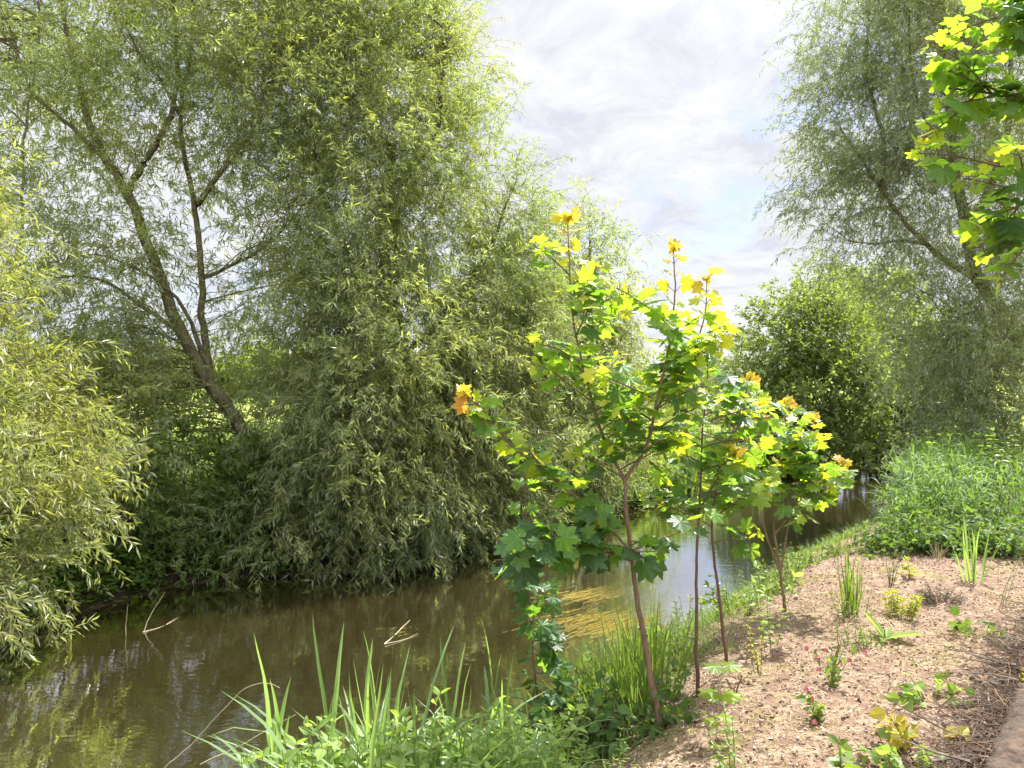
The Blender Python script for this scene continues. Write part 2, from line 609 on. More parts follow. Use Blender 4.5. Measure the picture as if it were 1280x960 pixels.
M_WEED = leaf_mat('water_weed_strand', [(.16, .12, .006), (.26, .19, .010), (.36, .27, .018)], (.4, .3, .02), .3, .6, .2)
M_MAP = leaf_mat('sycamore_leaf',
                 [(0, (.045, .10, .035)), (.35, (.07, .15, .03)), (.65, (.18, .26, .03)), (.88, (.38, .36, .03)), (1, (.48, .25, .05))],
                 [(0, (.13, .27, .03)), (.3, (.36, .60, .03)), (.65, (.68, .82, .03)), (.88, (.92, .84, .03)), (1, (.90, .50, .06))],
                 .56, .40, .4, under=None, age=True)
M_BARKW = solid_mat('willow_bark', (.035, .028, .016), (.19, .155, .09), 16, .95, 1.0, (1, 1, .22), (.13, .14, .05))
M_BARKD = solid_mat('dark_bark', (.03, .026, .02), (.09, .075, .055), 14, .9, .5, (1, 1, .3))
M_TWIG = solid_mat('willow_twig', (.09, .085, .03), (.17, .15, .06), 10, .8, .0)
M_BARKS = solid_mat('sapling_bark', (.085, .05, .03), (.24, .15, .09), 24, .8, .5, (1, 1, .3), (.17, .14, .09))
M_BARKR = solid_mat('red_brown_stem', (.085, .04, .03), (.16, .08, .055), 25, .6, .1, (1, 1, .3))
M_PET = solid_mat('leaf_stalk', (.10, .075, .035), (.17, .12, .055), 12, .6, 0)
M_STEMG = solid_mat('green_stem', (.10, .14, .03), (.17, .2, .05), 12, .6, 0)
M_STRAW = solid_mat('dry_stalk', (.30, .24, .14), (.46, .39, .26), 12, .8, 0)
M_PILE = solid_mat('dark_twig', (.05, .035, .027), (.17, .115, .085), 9, .9, .0)
M_STALKB = solid_mat('rusty_stalk', (.16, .085, .045), (.34, .22, .13), 9, .85, 0)
M_STICK = solid_mat('dead_stick', (.09, .07, .055), (.27, .23, .19), 9, .9, .3)

# ------------------------------------------------------------------ trees


def lobe_clusters(lobes, dens):
    """cluster centres and outward directions in a crown made of ellipsoid lobes"""
    C, O = [], []
    cen = np.mean([l[0] for l in lobes], 0)
    for l in lobes:
        c, r = np.asarray(l[0]), np.asarray(l[1]) * np.ones(3)
        k = l[2] if len(l) > 2 else 1.0
        n = max(3, int(dens * k * (r[0] * r[2] + r[0] * r[1] + r[1] * r[2]) / 3 * 4))
        d = nrm(rng.normal(0, 1, (n, 3)))
        rr = rng.uniform(.12, 1, n) ** .32 * np.where(rng.random(n) < .13, rng.uniform(1.1, 1.35, n), 1)
        C.append(c + d * r * rr[:, None])
        O.append(nrm(d + .35 * nrm(C[-1] - cen)))
    return np.concatenate(C), np.concatenate(O)


def crown(root, lobes, skel, mat, dens=5.0, shoots=14, per=24, L=.11, wr=.17, slen=(.6, 1.2), droop=1.3, sig=.3, T=T_WILLOW,
          hang=.35, twig_mat=None, min_z=None, shoot_r=.004, branch_r=.018, side=.75, upn=.6, name='crown'):
    C, O = lobe_clusters(lobes, dens)
    n = len(C)
    mbb = MB()
    sk = np.concatenate(skel)
    # a branch from the nearest lower limb point to each cluster
    d = np.linalg.norm(C[:, None] - sk[None], axis=2) + np.maximum(0, sk[None, :, 2] - C[:, None, 2]) * 1.5
    st = sk[np.argsort(d, 1)[np.arange(n), rng.integers(0, min(9, len(sk)), n)]]
    keep = np.linalg.norm(C - st, axis=1) < 5
    tt = np.linspace(0, 1, 7)[None, :, None]
    mid = (st + C) / 2 + rng.normal(0, 1, C.shape) * (.10 + .16 * np.linalg.norm(C - st, axis=1))[:, None] + np.array([0, 0, .25])
    B = st[:, None] * (1 - tt) ** 2 + mid[:, None] * 2 * tt * (1 - tt) + C[:, None] * tt ** 2
    B += rng.normal(0, .02, B.shape) * (tt * (1 - tt) * 4)
    ln = np.linalg.norm(C - st, axis=1)
    tubes(mbb, B[keep], np.clip(ln[keep] * branch_r * .4, branch_r * .35, branch_r * 1.0), .004, 4)
    # shoots
    c = np.repeat(C, shoots, 0)
    o_ = np.repeat(O, shoots, 0)
    N = len(c)
    p0 = c + rng.normal(0, sig, (N, 3))
    d0 = o_ * .8 + rng.normal(0, .5, (N, 3)) + np.array([0, 0, .3])
    cv = np.repeat(rng.uniform(.35, 1.5, n), shoots)
    cl_ = np.repeat(rng.uniform(.65, 1.35, n), shoots)
    SL = rng.uniform(slen[0], slen[1], N) * cl_
    pts = curves(p0, d0, SL, droop * cv * rng.uniform(.6, 1.3, N), 5, .1)
    some = rng.random(N) < np.repeat(rng.choice([.45, .8, 1.0], n), shoots)
    pts = pts[some]
    if min_z is not None:
        k = pts[:, 0, 2] > min_z
        pts = pts[k]
        pts[..., 2] = np.maximum(pts[..., 2], min_z + rng.uniform(0, .12, (len(pts), 1)))
    tubes(mbb, pts[:, ::1], shoot_r, shoot_r * .4, 3)
    mbb.build('branchwork', twig_mat or M_TWIG, root)
    mbl = MB()
    leaves_on(mbl, pts, per, L, wr, T, hang, side, upn)
    o = mbl.build(name, mat, root)
    return o


def limbs(root, paths, mat, sides=9):
    """paths: (name, [(px,py,Y)...], r0, r1)"""
    sk = []
    for i, (nm, pts, r0, r1) in enumerate(paths):
        pts = [P(*p) if len(p) == 3 else p[1] for p in pts]
        if sk:
            a_ = np.concatenate(sk)
            pts[0] = a_[np.argmin(np.linalg.norm(a_ - pts[0], axis=1))]
            if len(pts) > 3 and np.linalg.norm(pts[1] - pts[0]) < .55:
                del pts[1]
        q = spline(pts, .14, .012, i)
        m = MB()
        tubes(m, q, r0, r1, sides, .8)
        m.build(nm, mat, root, smooth=True)
        sk.append(q)
    return sk


def LB(lst):
    return [(P(a, b_, c_), r, *(x[5:] if len(x) > 5 else ())) for x in lst for a, b_, c_, r in [x[:4]]]


def gnd(px, Y):
    x = (px - CX) / F_PX * Y
    return np.array([x, Y, max(gz(x, Y), 0) - .08])


# --- A: willow leaning in from the left edge, close
bA = np.array([-8.6, 8.2, .7])
rt = thing('willow_tree', bA, 'bright yellow green willow at the left edge trailing sprays over the water', 'tree')
g = lambda p: (0, p)
skA = limbs(rt, [('trunk', [(0, bA, 0, 0), (0, np.array([-8.3, 8.5, 1.8]), 0, 0), (0, np.array([-7.6, 8.8, 3.4]), 0, 0), (0, np.array([-6.8, 9.2, 5.2]), 0, 0)], .16, .04),
                 ('limb', [(0, np.array([-8.3, 8.5, 1.8]), 0, 0), (-80, 600, 8.8), (-20, 640, 8.8), (50, 640, 8.9)], .05, .012),
                 ('limb', [(0, np.array([-8.3, 8.4, 1.5]), 0, 0), (-90, 740, 8.0), (-30, 760, 8.0), (15, 770, 8.1)], .04, .01),
                 ('limb', [(0, np.array([-7.6, 8.8, 3.4]), 0, 0), (-70, 420, 9.0), (-10, 430, 9.2), (40, 470, 9.4)], .05, .012)], M_BARKW)
crown(rt, LB([(-95, 240, 9.6, .7, .6), (-60, 350, 9.6, .6, .6), (-90, 430, 9.0, .9, .7), (-20, 490, 9.4, .7, .7), (-55, 600, 8.8, .9, .85), (20, 625, 9.1, .6, .8), (45, 560, 9.6, .5, .6), (-75, 725, 8.1, .7, .8), (-20, 700, 8.6, .6, .8),
              (-85, 800, 7.8, .5, .8), (55, 690, 9.2, .35, .8), (-40, 790, 8.2, .28, .8)]), skA, M_WILB, dens=9, shoots=12, per=22, L=.118, wr=.19, slen=(.4, .9), droop=1.1, sig=.22, min_z=.02, upn=.8)

# --- B: leaning willow with the open crown
bB = gnd(352, 14.2)
rt = thing('willow_tree', bB, 'leaning willow with bare forked trunk and thin open crown on far bank', 'tree')
skB = limbs(rt, [
    ('trunk', [(0, bB, 0, 0), (345, 600, 14.2), (310, 545, 14.1), (262, 485, 14.0), (218, 405, 13.9), (186, 312, 13.8), (157, 242, 13.8), (128, 195, 13.9), (104, 120, 14.1), (85, 40, 14.3), (70, -60, 14.5)], .16, .03),
    ('limb', [(262, 487, 14.0), (256, 410, 14.2), (254, 340, 14.3), (244, 250, 14.4), (229, 180, 14.5), (228, 120, 14.6), (240, 50, 14.7), (238, -60, 14.8)], .075, .02),
    ('limb', [(250, 262, 14.4), (266, 228, 14.3), (290, 195, 14.2), (318, 160, 14.1), (330, 105, 14.1), (350, 30, 14.2)], .06, .02),
    ('limb', [(157, 242, 13.8), (172, 215, 13.9), (196, 172, 14.0), (214, 138, 14.2), (222, 80, 14.5), (215, -20, 14.8)], .07, .025),
    ('limb', [(258, 455, 14.1), (236, 398, 13.9), (214, 365, 13.7), (180, 340, 13.5), (120, 318, 13.2), (60, 330, 13.0)], .05, .005),
    ('limb', [(226, 420, 13.9), (180, 385, 13.6), (130, 350, 13.3), (80, 345, 13.0), (20, 352, 12.8)], .045, .010),
    ('limb', [(228, 150, 14.5), (200, 100, 14.3), (170, 60, 14.1), (150, 10, 14.0)], .035, .012),
    ('limb', [(128, 195, 13.9), (80, 150, 13.8), (40, 110, 13.8), (15, 40, 13.8)], .05, .015),
    ('limb', [(20, 352, 12.8), (30, 280, 13.1), (34, 210, 13.4), (38, 130, 13.6), (48, 60, 13.8), (50, -30, 14)], .03, .015),
    ('limb', [(255, 345, 14.3), (290, 330, 14.5), (330, 310, 14.6), (370, 270, 14.8)], .04, .012),
], M_BARKW)
crown(rt, LB([(80, 40, 14.6, 1.7, .5), (240, 50, 14.8, 1.6, .5), (40, 170, 13.6, 1.3, .55), (170, 130, 14.2, 1.3, .38), (330, 110, 14.4, 1.4, .7), (130, 300, 13.4, 1.0, .75), (60, 400, 13.0, 1.1, 1.1), (120, 440, 13.0, .7, .9),
              (335, 230, 14.2, 1.1, 1.2), (360, 130, 14.4, 1.1, 1.1), (350, 330, 14.2, .9, 1.1), (300, 90, 14.2, 1.2, .9), (240, 220, 14.6, 1.0, .5), (130, 470, 12.7, .8, 1.3), (60, 520, 12.2, .8, 1.2), (170, 540, 12.9, .6, 1.1), (95, 420, 12.9, .8, 1.2), (180, 450, 13.6, .6, 1.2), (280, 440, 14.8, .6, 1.0), (110, 350, 13.2, .8, 1.0), (-40, 60, 14.2, 1.6, .6), (300, -40, 15, 1.6, .6), (140, -60, 14.6, 1.7, .5), (400, 20, 15, 1.4, .6), (310, 380, 14.6, .7, .7), (190, 330, 13.8, .6, .5),
              (20, 300, 13.0, .9, 1.0)]), skB, M_WILC, dens=4.8, shoots=13, per=20, L=.115, wr=.18, slen=(.45, 1.0), droop=1.2, sig=.28)

# --- C: the big dome willow in the middle
bC = gnd(520, 17.0)
rt = thing('willow_tree', bC, 'largest weeping willow with a dense domed crown reaching down to the water', 'tree')
skC = limbs(rt, [
    ('trunk', [(0, bC, 0, 0), (515, 540, 16.8), (500, 450, 16.5), (485, 360, 16.2), (480, 280, 16.0), (490, 180, 16)], .3, .09),
    ('limb', [(484, 350, 16.2), (500, 260, 16.2), (515, 214, 15.8), (545, 176, 15.7), (553, 120, 15.8), (560, 40, 16.2)], .13, .03),
    ('limb', [(500, 450, 16.5), (560, 390, 16.2), (610, 320, 16.2), (640, 240, 16.2)], .1, .02),
    ('limb', [(490, 400, 16.3), (440, 330, 15.4), (400, 230, 15), (390, 120, 15)], .1, .025),
    ('limb', [(500, 470, 16.5), (450, 450, 15.2), (400, 460, 14.4), (370, 520, 14.0)], .09, .02),
    ('limb', [(505, 490, 16.5), (540, 480, 15.3), (570, 500, 14.6), (590, 560, 14.4)], .09, .02),
    ('limb', [(485, 210, 16), (450, 100, 16), (430, 0, 16)], .07, .02),
    ('limb', [(515, 214, 15.8), (480, 205, 15.5), (455, 215, 15.1)], .05, .015),
], M_BARKD)
C_UP = [(435, 300, 14.8, 1.4, .7), (470, 190, 15.2, 1.4, .55), (530, 105, 16.2, 1.25, .55), (575, 205, 16.2, 1.1, .65), (590, 355, 15.8, 1.3, .8), (625, 270, 16.2, .8, .7), (470, 40, 16.2, 1.4, .45), (400, 120, 15.4, 1.1, .4),
        (540, 40, 16.8, .7, .5), (420, -40, 16, 1.5, .45), (655, 350, 16.2, .75, .8), (530, 270, 15.4, .9, .6), (660, 300, 16.6, .5, .7)]
C_LO = [(500, 420, 14.4, 1.35), (400, 420, 14.1, 1.0), (430, 545, 13.7, 1.0), (545, 530, 14.5, 1.1), (605, 600, 15.2, .9), (370, 610, 13.5, .6), (485, 630, 13.6, .6), (645, 440, 16.2, 1.0), (420, 660, 13.4, .4),
        (550, 650, 14.3, .5), (340, 520, 14.2, .7, .8), (645, 540, 16, .9), (455, 600, 13.1, .6), (385, 555, 13.4, .7), (535, 600, 13.7, .65), (470, 500, 13.5, .8), (380, 668, 12.9, .35), (470, 672, 13.0, .38), (560, 660, 14.0, .4), (625, 645, 15.2, .5),
        (330, 640, 13.2, .5, .8), (590, 470, 14.9, .8)]
crown(rt, LB(C_UP), skC, M_WILC, dens=7.4, shoots=15, per=24, L=.115, wr=.18, slen=(.5, 1.1), droop=1.2, sig=.24)
crown(rt, LB(C_LO), skC, M_WIL, dens=10, shoots=16, per=25, L=.125, wr=.185, slen=(.5, 1.15), droop=1.7, sig=.22, min_z=.03, name='hanging_crown')

# --- D: willow behind the sapling
bD = gnd(705, 19.5)
rt = thing('willow_tree', bD, 'smaller dark green willow behind the tallest sapling at the river bend', 'tree')
skD = limbs(rt, [('trunk', [(0, bD, 0, 0), (708, 560, 19.4), (715, 460, 19.2), (730, 370, 19.2), (738, 300, 19.2)], .16, .03),
                 ('limb', [(710, 520, 19.3), (690, 460, 18.8), (670, 410, 18.6)], .06, .02),
                 ('limb', [(716, 450, 19.2), (745, 410, 19.3), (765, 370, 19.4)], .05, .015)], M_BARKD)
crown(rt, LB([(735, 320, 19.4, .75), (715, 400, 19, 1.1), (690, 480, 18.5, 1.3), (755, 400, 19.5, .65), (750, 470, 19.4, .9), (690, 580, 18.2, 1.1), (740, 570, 19.2, 1.0), (665, 420, 18.4, .9), (775, 540, 19.8, .7), (650, 620, 17.4, .6)]),
      skD, M_WIL, dens=9, shoots=14, per=20, L=.14, wr=.2, slen=(.5, 1.1), droop=1.5, sig=.28, min_z=.3)

# --- shrubs along the left bank
SHR = [([(225, 590, 13.2, .75), (190, 640, 12.8, .7)], M_UND, 'leafy green shrub under the leaning trunk on far bank'),
       ([(150, 640, 12.2, .75), (120, 590, 12.0, .8), (165, 695, 12.0, .4)], M_WIL, 'osier shrub hanging over shaded water beside the left willow'),
       ([(285, 620, 13.6, .65), (265, 680, 13.1, .5)], M_UND, 'low dark shrub between leaning trunk and the water'),
       ([(330, 600, 14.0, .6), (330, 680, 13.4, .45)], M_UND, 'rounded shrub hiding the foot of the leaning trunk'),
       ([(215, 690, 12.4, .42), (250, 705, 12.7, .3)], M_WIL, 'low osier shrub dipping its shoots into the river on far bank'),
       ([(75, 545, 11.2, .9), (140, 510, 12.5, .7)], M_WILB, 'yellowish osier shrub behind the sprays at left edge'),
       ([(200, 530, 14.5, .5), (230, 535, 15, .45)], M_PALE, 'pale sunlit shrub in the gap left of leaning trunk')]
for lob, mt, lab in SHR:
    c = P(*lob[0][:3])
    bb = np.array([c[0], c[1] + .3, max(gz(c[0], c[1] + .3), .0)])
    rt = thing('bank_shrub', bb, lab, 'shrub')
    mbs = MB()
    sk = []
    for i in range(6):
        q = curves(bb[None] + rng.normal(0, .08, (1, 3)) * [1, 1, 0], [[rng.normal(0, .5), rng.normal(0, .4), 1]], max(.6, c[2] - bb[2]), .3, 7, .12)[0]
        sk.append(q)
        tubes(mbs, q, .018, .006, 5)
    mbs.build('stem', M_BARKD, rt)
    crown(rt, LB(lob), sk, mt, dens=8, shoots=11, per=16, L=.11, wr=.2 if mt is M_WIL else .34, slen=(.35, .8), droop=1.3, sig=.22, min_z=.05, T=T_WILLOW if mt is not M_UND else T_OVATE)

# --- F: sallow bushes at the far end
bF = gnd(1010, 31)
rt = thing('sallow_bush', bF, 'rounded light green sallow bush overhanging dark water at the far end', 'bush')
skF = limbs(rt, [('trunk', [(0, bF, 0, 0), (1005, 540, 30.5), (1000, 480, 30), (1005, 420, 30)], .14, .04),
                 ('limb', [(1006, 545, 30.5), (970, 500, 29.5), (950, 450, 29.5)], .07, .02),
                 ('limb', [(1006, 540, 30.5), (1045, 490, 29.5), (1070, 440, 29.5)], .07, .02)], M_BARKD)
crown(rt, LB([(1000, 410, 30.5, 1.3), (965, 440, 30, 1.2), (1040, 425, 30.2, 1.4), (1000, 480, 29.5, 1.6), (950, 500, 29.3, 1.2), (1055, 490, 29.3, 1.4), (1000, 545, 29, 1.2), (1060, 545, 29, 1.1), (1085, 460, 29.6, .8), (955, 550, 29, .9), (1090, 530, 29.2, .6), (1015, 380, 30.6, .7), (975, 395, 30.8, .6)]),
      skF, M_SAL, dens=4.6, shoots=13, per=14, L=.17, wr=.42, slen=(.5, 1.0), droop=.7, sig=.35, min_z=.25)
for i, (lob, mt, lab) in enumerate([
        ([(1110, 400, 38, 2.0), (1140, 440, 36, 2.0), (1120, 480, 36, 1.8)], M_SAL, 'tall green tree just right of and behind the sallow bush'),
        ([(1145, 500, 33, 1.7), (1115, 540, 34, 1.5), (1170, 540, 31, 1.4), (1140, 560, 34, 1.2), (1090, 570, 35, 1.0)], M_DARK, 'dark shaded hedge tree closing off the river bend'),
        ([(1085, 390, 42, 2.2), (1060, 420, 42, 2)], M_SAL, 'leafy tree rising behind the top of the sallow bush'),
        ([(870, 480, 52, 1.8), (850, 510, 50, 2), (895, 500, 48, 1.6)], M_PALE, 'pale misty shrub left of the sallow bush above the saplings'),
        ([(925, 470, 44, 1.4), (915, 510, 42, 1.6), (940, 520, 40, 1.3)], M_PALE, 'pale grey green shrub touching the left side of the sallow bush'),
        ([(800, 520, 40, 2.2), (760, 510, 42, 2.2), (830, 545, 34, 1.5)], M_SAL, 'sunlit bush on the far bank seen between the saplings'),
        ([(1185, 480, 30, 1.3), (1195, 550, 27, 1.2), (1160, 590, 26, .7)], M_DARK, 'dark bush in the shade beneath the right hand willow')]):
    c = np.mean([P(*q[:3]) for q in lob], 0)
    bb = np.array([c[0], c[1], max(gz(c[0], c[1]), 0)])
    rt = thing('bank_tree', bb, lab, 'tree')
    q = spline([bb, (bb + c) / 2 + rng.normal(0, .2, 3), c + [0, 0, .8]], .3, .02, i)
    m = MB()
    tubes(m, q, .16, .04, 7)
    m.build('trunk', M_BARKD, rt, smooth=True)
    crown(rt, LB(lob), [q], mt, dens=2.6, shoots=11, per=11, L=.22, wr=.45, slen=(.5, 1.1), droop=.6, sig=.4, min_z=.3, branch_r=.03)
# --- G: distant bare topped tree
bG = gnd(1040, 50)
rt = thing('ash_tree', bG, 'tall thin crowned tree showing bare limbs above the sallow bush', 'tree')
skG = limbs(rt, [('trunk', [(0, bG, 0, 0), (1042, 450, 50), (1041, 390, 50), (1044, 350, 50), (1040, 320, 50)], .25, .05),
                 ('limb', [(1042, 390, 50), (1030, 355, 50), (1022, 335, 50)], .1, .03),
                 ('limb', [(1043, 370, 50), (1058, 350, 50), (1064, 335, 50)], .08, .03),
                 ('limb', [(1042, 400, 50), (1010, 370, 50), (1000, 345, 50)], .09, .03)], M_BARKD)
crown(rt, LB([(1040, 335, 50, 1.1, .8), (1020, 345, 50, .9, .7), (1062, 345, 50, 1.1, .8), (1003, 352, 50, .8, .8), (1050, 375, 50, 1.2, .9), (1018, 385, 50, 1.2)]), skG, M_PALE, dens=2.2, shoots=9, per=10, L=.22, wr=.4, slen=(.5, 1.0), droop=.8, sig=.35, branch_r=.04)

# --- I: tall right-hand willow
bI = gnd(1320, 20.5)
rt = thing('willow_tree', bI, 'tall grey green willow leaning over the right bank', 'tree')
skI = limbs(rt, [
    ('trunk', [(0, bI, 0, 0), (1310, 520, 20.5), (1285, 450, 20.3), (1255, 400, 20.2), (1220, 345, 20.0), (1212, 290, 19.9), (1200, 230, 19.8), (1190, 150, 19.8), (1180, 60, 20), (1175, -60, 20.2)], .25, .05),
    ('limb', [(1222, 348, 20.0), (1190, 330, 19.8), (1160, 308, 19.6), (1130, 278, 19.5), (1104, 240, 19.6), (1075, 195, 19.8), (1050, 160, 20)], .10, .02),
    ('limb', [(1160, 308, 19.6), (1125, 300, 19.5), (1095, 305, 19.4), (1060, 300, 19.5)], .05, .015),
    ('limb', [(1104, 240, 19.6), (1100, 170, 19.8), (1085, 90, 20), (1090, -20, 20.2)], .07, .02),
    ('limb', [(1212, 290, 19.9), (1240, 220, 20), (1260, 120, 20), (1265, 0, 20.2)], .13, .03),
    ('limb', [(1255, 400, 20.2), (1225, 390, 19.4), (1195, 400, 18.9), (1180, 440, 18.6)], .08, .02),
    ('limb', [(1285, 450, 20.3), (1260, 430, 19), (1240, 450, 18.3), (1230, 500, 18)], .08, .02),
    ('limb', [(1200, 230, 19.8), (1160, 160, 19.6), (1140, 90, 19.6), (1135, 10, 19.8)], .07, .02),
], M_BARKW)
crown(rt, LB([(1085, 50, 20, 1.35, .9), (1060, 140, 20, 1.15, .9), (1035, 205, 20, .65, .9), (1115, 140, 19.7, 1.5), (1170, 60, 20, 1.7, .8), (1245, 110, 20, 1.9, .8), (1115, 225, 19.6, 1.1), (1190, 220, 19.6, 1.5), (1030, 275, 20, .55, .7), (1085, 285, 19.8, .8, .8),
              (1265, 240, 20, 1.7), (1100, -50, 20, 1.6), (1215, -50, 20, 1.9), (1175, 390, 18.8, .95), (1230, 370, 18.8, 1.2), (1215, 460, 18.2, 1.2), (1265, 490, 17.8, 1.3), (1175, 470, 18.8, .6, .8), (1150, 345, 19.6, .8, .6), (1205, 540, 18, .8), (1255, 560, 17.4, .9), (1060, 330, 20, .45, .6), (1290, 380, 18.5, 1.3)]),
      skI, M_WILG, dens=5.2, shoots=14, per=22, L=.125, wr=.19, slen=(.6, 1.4), droop=1.8, sig=.32, min_z=1.2)

# --- hedge and trees beyond the field, seen through the willow on the left
for i, (px, Y, h, w) in enumerate([(150, 95, 6.5, 5), (215, 110, 8, 6), (275, 100, 7.5, 5), (330, 105, 8.5, 6), (90, 90, 7.5, 6), (20, 100, 8, 6), (390, 110, 9, 6), (460, 120, 9, 7), (560, 120, 8, 6), (640, 115, 9, 6)]):
    x = (px - CX) / F_PX * Y
    z = gz(x, Y)
    lab = 'distant round headed tree in the field hedge beyond the left willows'
    rt = thing('field_tree', (x, Y, z), lab, 'tree', 'far hedge trees beyond the field')
    m = MB()
    q = spline([[x, Y, z - .2], [x + .2, Y, z + h * .4], [x, Y, z + h * .75]], .6, .02, i)
    tubes(m, q, .3, .08, 6)
    m.build('trunk', M_BARKD, rt)
    crown(rt, [((x + dx * w * .5, Y + dy * w * .3, z + h * hz), (w * .33, w * .33, h * .25)) for dx, dy, hz in ((0, 0, .72), (.6, 0, .55), (-.6, .3, .52), (.1, -.5, .4), (-.3, -.3, .3), (.5, .3, .3))],
          [q], M_SAL, dens=1.1, shoots=8, per=8, L=.55, wr=.55, slen=(.7, 1.4), droop=.5, sig=.5, branch_r=.05)

# ------------------------------------------------------------------ sycamore saplings


def syc_leaves(mbl, mbp, path, nodes, s0, s1, t0=.25, a0=.2, a1=1.0, per=2, ph=0.0, down=.35):
    """opposite leaf pairs on a shoot; s: blade length, a: age value 0 old .. 1 newest"""
    path = np.asarray(path)
    seg = np.linalg.norm(np.diff(path, axis=0), axis=1)
    cum = np.concatenate([[0], np.cumsum(seg)]) / seg.sum()
    for k in range(nodes):
        t = t0 + (1 - t0) * (k + .6) / nodes
        p = np.array([np.interp(t, cum, path[:, j]) for j in range(3)])
        p2 = np.array([np.interp(min(1, t + .05), cum, path[:, j]) for j in range(3)])
        tan = nrm(p2 - p + [0, 0, 1e-4])
        f = k / max(1, nodes - 1)
        s = s0 * (1 - f) + s1 * f
        ag = a0 + (a1 - a0) * f ** 1.6
        for j in range(per):
            an = ph + k * 1.57 + j * 2 * math.pi / per + rng.normal(0, .3)
            a = nrm(np.cross(tan, [.3, .2, 1]))
            b_ = np.cross(tan, a)
            out = a * math.cos(an) + b_ * math.sin(an)
            sz = s * .80 * rng.uniform(.7, 1.2)
            pl = sz * rng.uniform(.55, 1.0)
            pd = nrm(out + tan * .5 + [0, 0, .25])
            tip = p + pd * pl
            mid = (p + tip) / 2 + [0, 0, pl * .08]
            tubes(mbp, np.stack([p, mid, tip]), .0022, .0014, 3)
            U = nrm(out * [1, 1, .3] + tan * .1 + rng.normal(0, .2, 3) - [0, 0, down * rng.uniform(.0, 1.5)])
            Nn = np.array([0, 0, 1.0]) + out * .25 + rng.normal(0, .28, 3)
            if f > .6:
                U = nrm(U + tan * rng.uniform(.1, .7) * f)
                Nn = Nn * .6 + rng.normal(0, .45, 3) + [0, -.35, 0]
            scatter(mbl, T_MAPLE, tip[None], U[None], Nn[None], sz, rng.uniform(.85, 1.05), np.array([np.clip(ag + rng.normal(0, .05), 0, 1)]), np.array([rng.uniform(.6, 2.4)]))


def tip_leaves(mbl, path, s, ag):
    """unfolding leaves round the bud at the end of a leader"""
    p, tan = path[-1], nrm(path[-1] - path[-3])
    for j in range(4):
        an = j * 1.57 + rng.normal(0, .3)
        U = nrm(tan * rng.uniform(.5, 1.2) + np.array([math.cos(an), math.sin(an), 0]))
        scatter(mbl, T_MAPLE, (p - tan * .01 * j)[None], U[None], (rng.normal(0, .5, 3) + [0, -.5, .5])[None], s * rng.uniform(.6, 1.1), .9, np.array([ag]), np.array([2.0]))


def sapling(label, stems, twigs, bark, nm='sycamore_sapling'):
    """stems: (path3d, r0, r1, nodes or 0, s0, s1, t0, a0); twigs: (stem idx, t, dir, len, nodes, s0, s1, a0, a1)"""
    base = np.array(stems[0][0][0])
    rt = thing(nm, base, label, 'sapling')
    mbl = MB()
    paths = []
    for i, (pts, r0, r1, nodes, s0, s1, t0, a0) in enumerate(stems):
        pts = list(pts)
        if paths:
            a_ = np.concatenate(paths)
            pts[0] = a_[np.argmin(np.linalg.norm(a_ - pts[0], axis=1))]
        q = spline(pts, .05, .0025, i + 5)
        paths.append(q)
        m = MB()
        tubes(m, q, r0, r1, 8, .8)
        if nodes:
            syc_leaves(mbl, m, q, nodes, s0, s1, t0, a0, 1.0 if a0 >= .25 else a0 + .3)
            if a0 >= .2:
                tip_leaves(mbl, q, .062, .9)
        m.build('trunk' if i == 0 else 'branch', bark, rt, smooth=True)
    for (i, tt, d, ln, nodes, s0, s1, a0, a1) in twigs:
        q = paths[i]
        p = q[int(tt * (len(q) - 1))]
        pts = curves(p[None], [d], ln, .15, 6, .08)[0]
        mt = MB()
        tubes(mt, pts, .0055, .0025, 5)
        syc_leaves(mbl, mt, pts, nodes, s0, s1, .3, a0, a1, ph=rng.uniform(0, 3))
        mt.build('twig', M_PET, rt, smooth=True)
    mbl.build('foliage', M_MAP, rt, age=True)
    return rt


def px3(lst):
    return [P(*p) for p in lst]


b1 = G(829, 912) - [0, 0, .05]
Y1 = b1[1]
S1 = [
    ([b1] + px3([(815, 850, Y1), (803, 770, Y1), (795, 700, Y1), (787, 640, Y1), (785, 598, Y1), (766, 560, Y1 + .05), (746, 500, Y1 + .1), (728, 440, Y1 + .1), (716, 380, Y1 + .1), (711, 320, Y1 + .1), (710, 270, Y1 + .1)]), .021, .003, 17, .13, .085, .52, .25),
    (px3([(786, 600, Y1), (806, 560, Y1 - .03), (822, 500, Y1 - .08), (836, 440, Y1 - .1), (843, 380, Y1 - .1), (842, 305, Y1 - .1)]), .012, .003, 14, .125, .08, .2, .3),
    (px3([(820, 520, Y1 - .07), (848, 470, Y1 + .03), (868, 430, Y1 + .1), (880, 390, Y1 + .12), (884, 345, Y1 + .12)]), .008, .003, 11, .125, .085, .15, .3),
    (px3([(796, 690, Y1), (765, 662, Y1 - .12), (720, 622, Y1 - .2), (680, 590, Y1 - .25), (640, 555, Y1 - .28), (604, 515, Y1 - .3), (578, 488, Y1 - .3)]), .008, .003, 15, .13, .075, .2, .3),
    (px3([(798, 705, Y1), (760, 690, Y1 - .2), (715, 682, Y1 - .35), (670, 690, Y1 - .45), (635, 712, Y1 - .5)]), .009, .003, 7, .15, .10, .12, .0),
    (px3([(797, 690, Y1), (840, 668, Y1 - .1), (868, 655, Y1 - .15), (888, 643, Y1 - .2)]), .006, .002, 3, .12, .09, .5, .1),
]
TW1 = []
for tt in np.linspace(.50, .90, 16):
    an = rng.uniform(0, 6.28)
    TW1.append((0, tt, (math.cos(an), math.sin(an) * .8, .55), rng.uniform(.28, .52) * (1.35 - tt * .6), 5, .125, .08, .15, rng.uniform(.55, .9)))
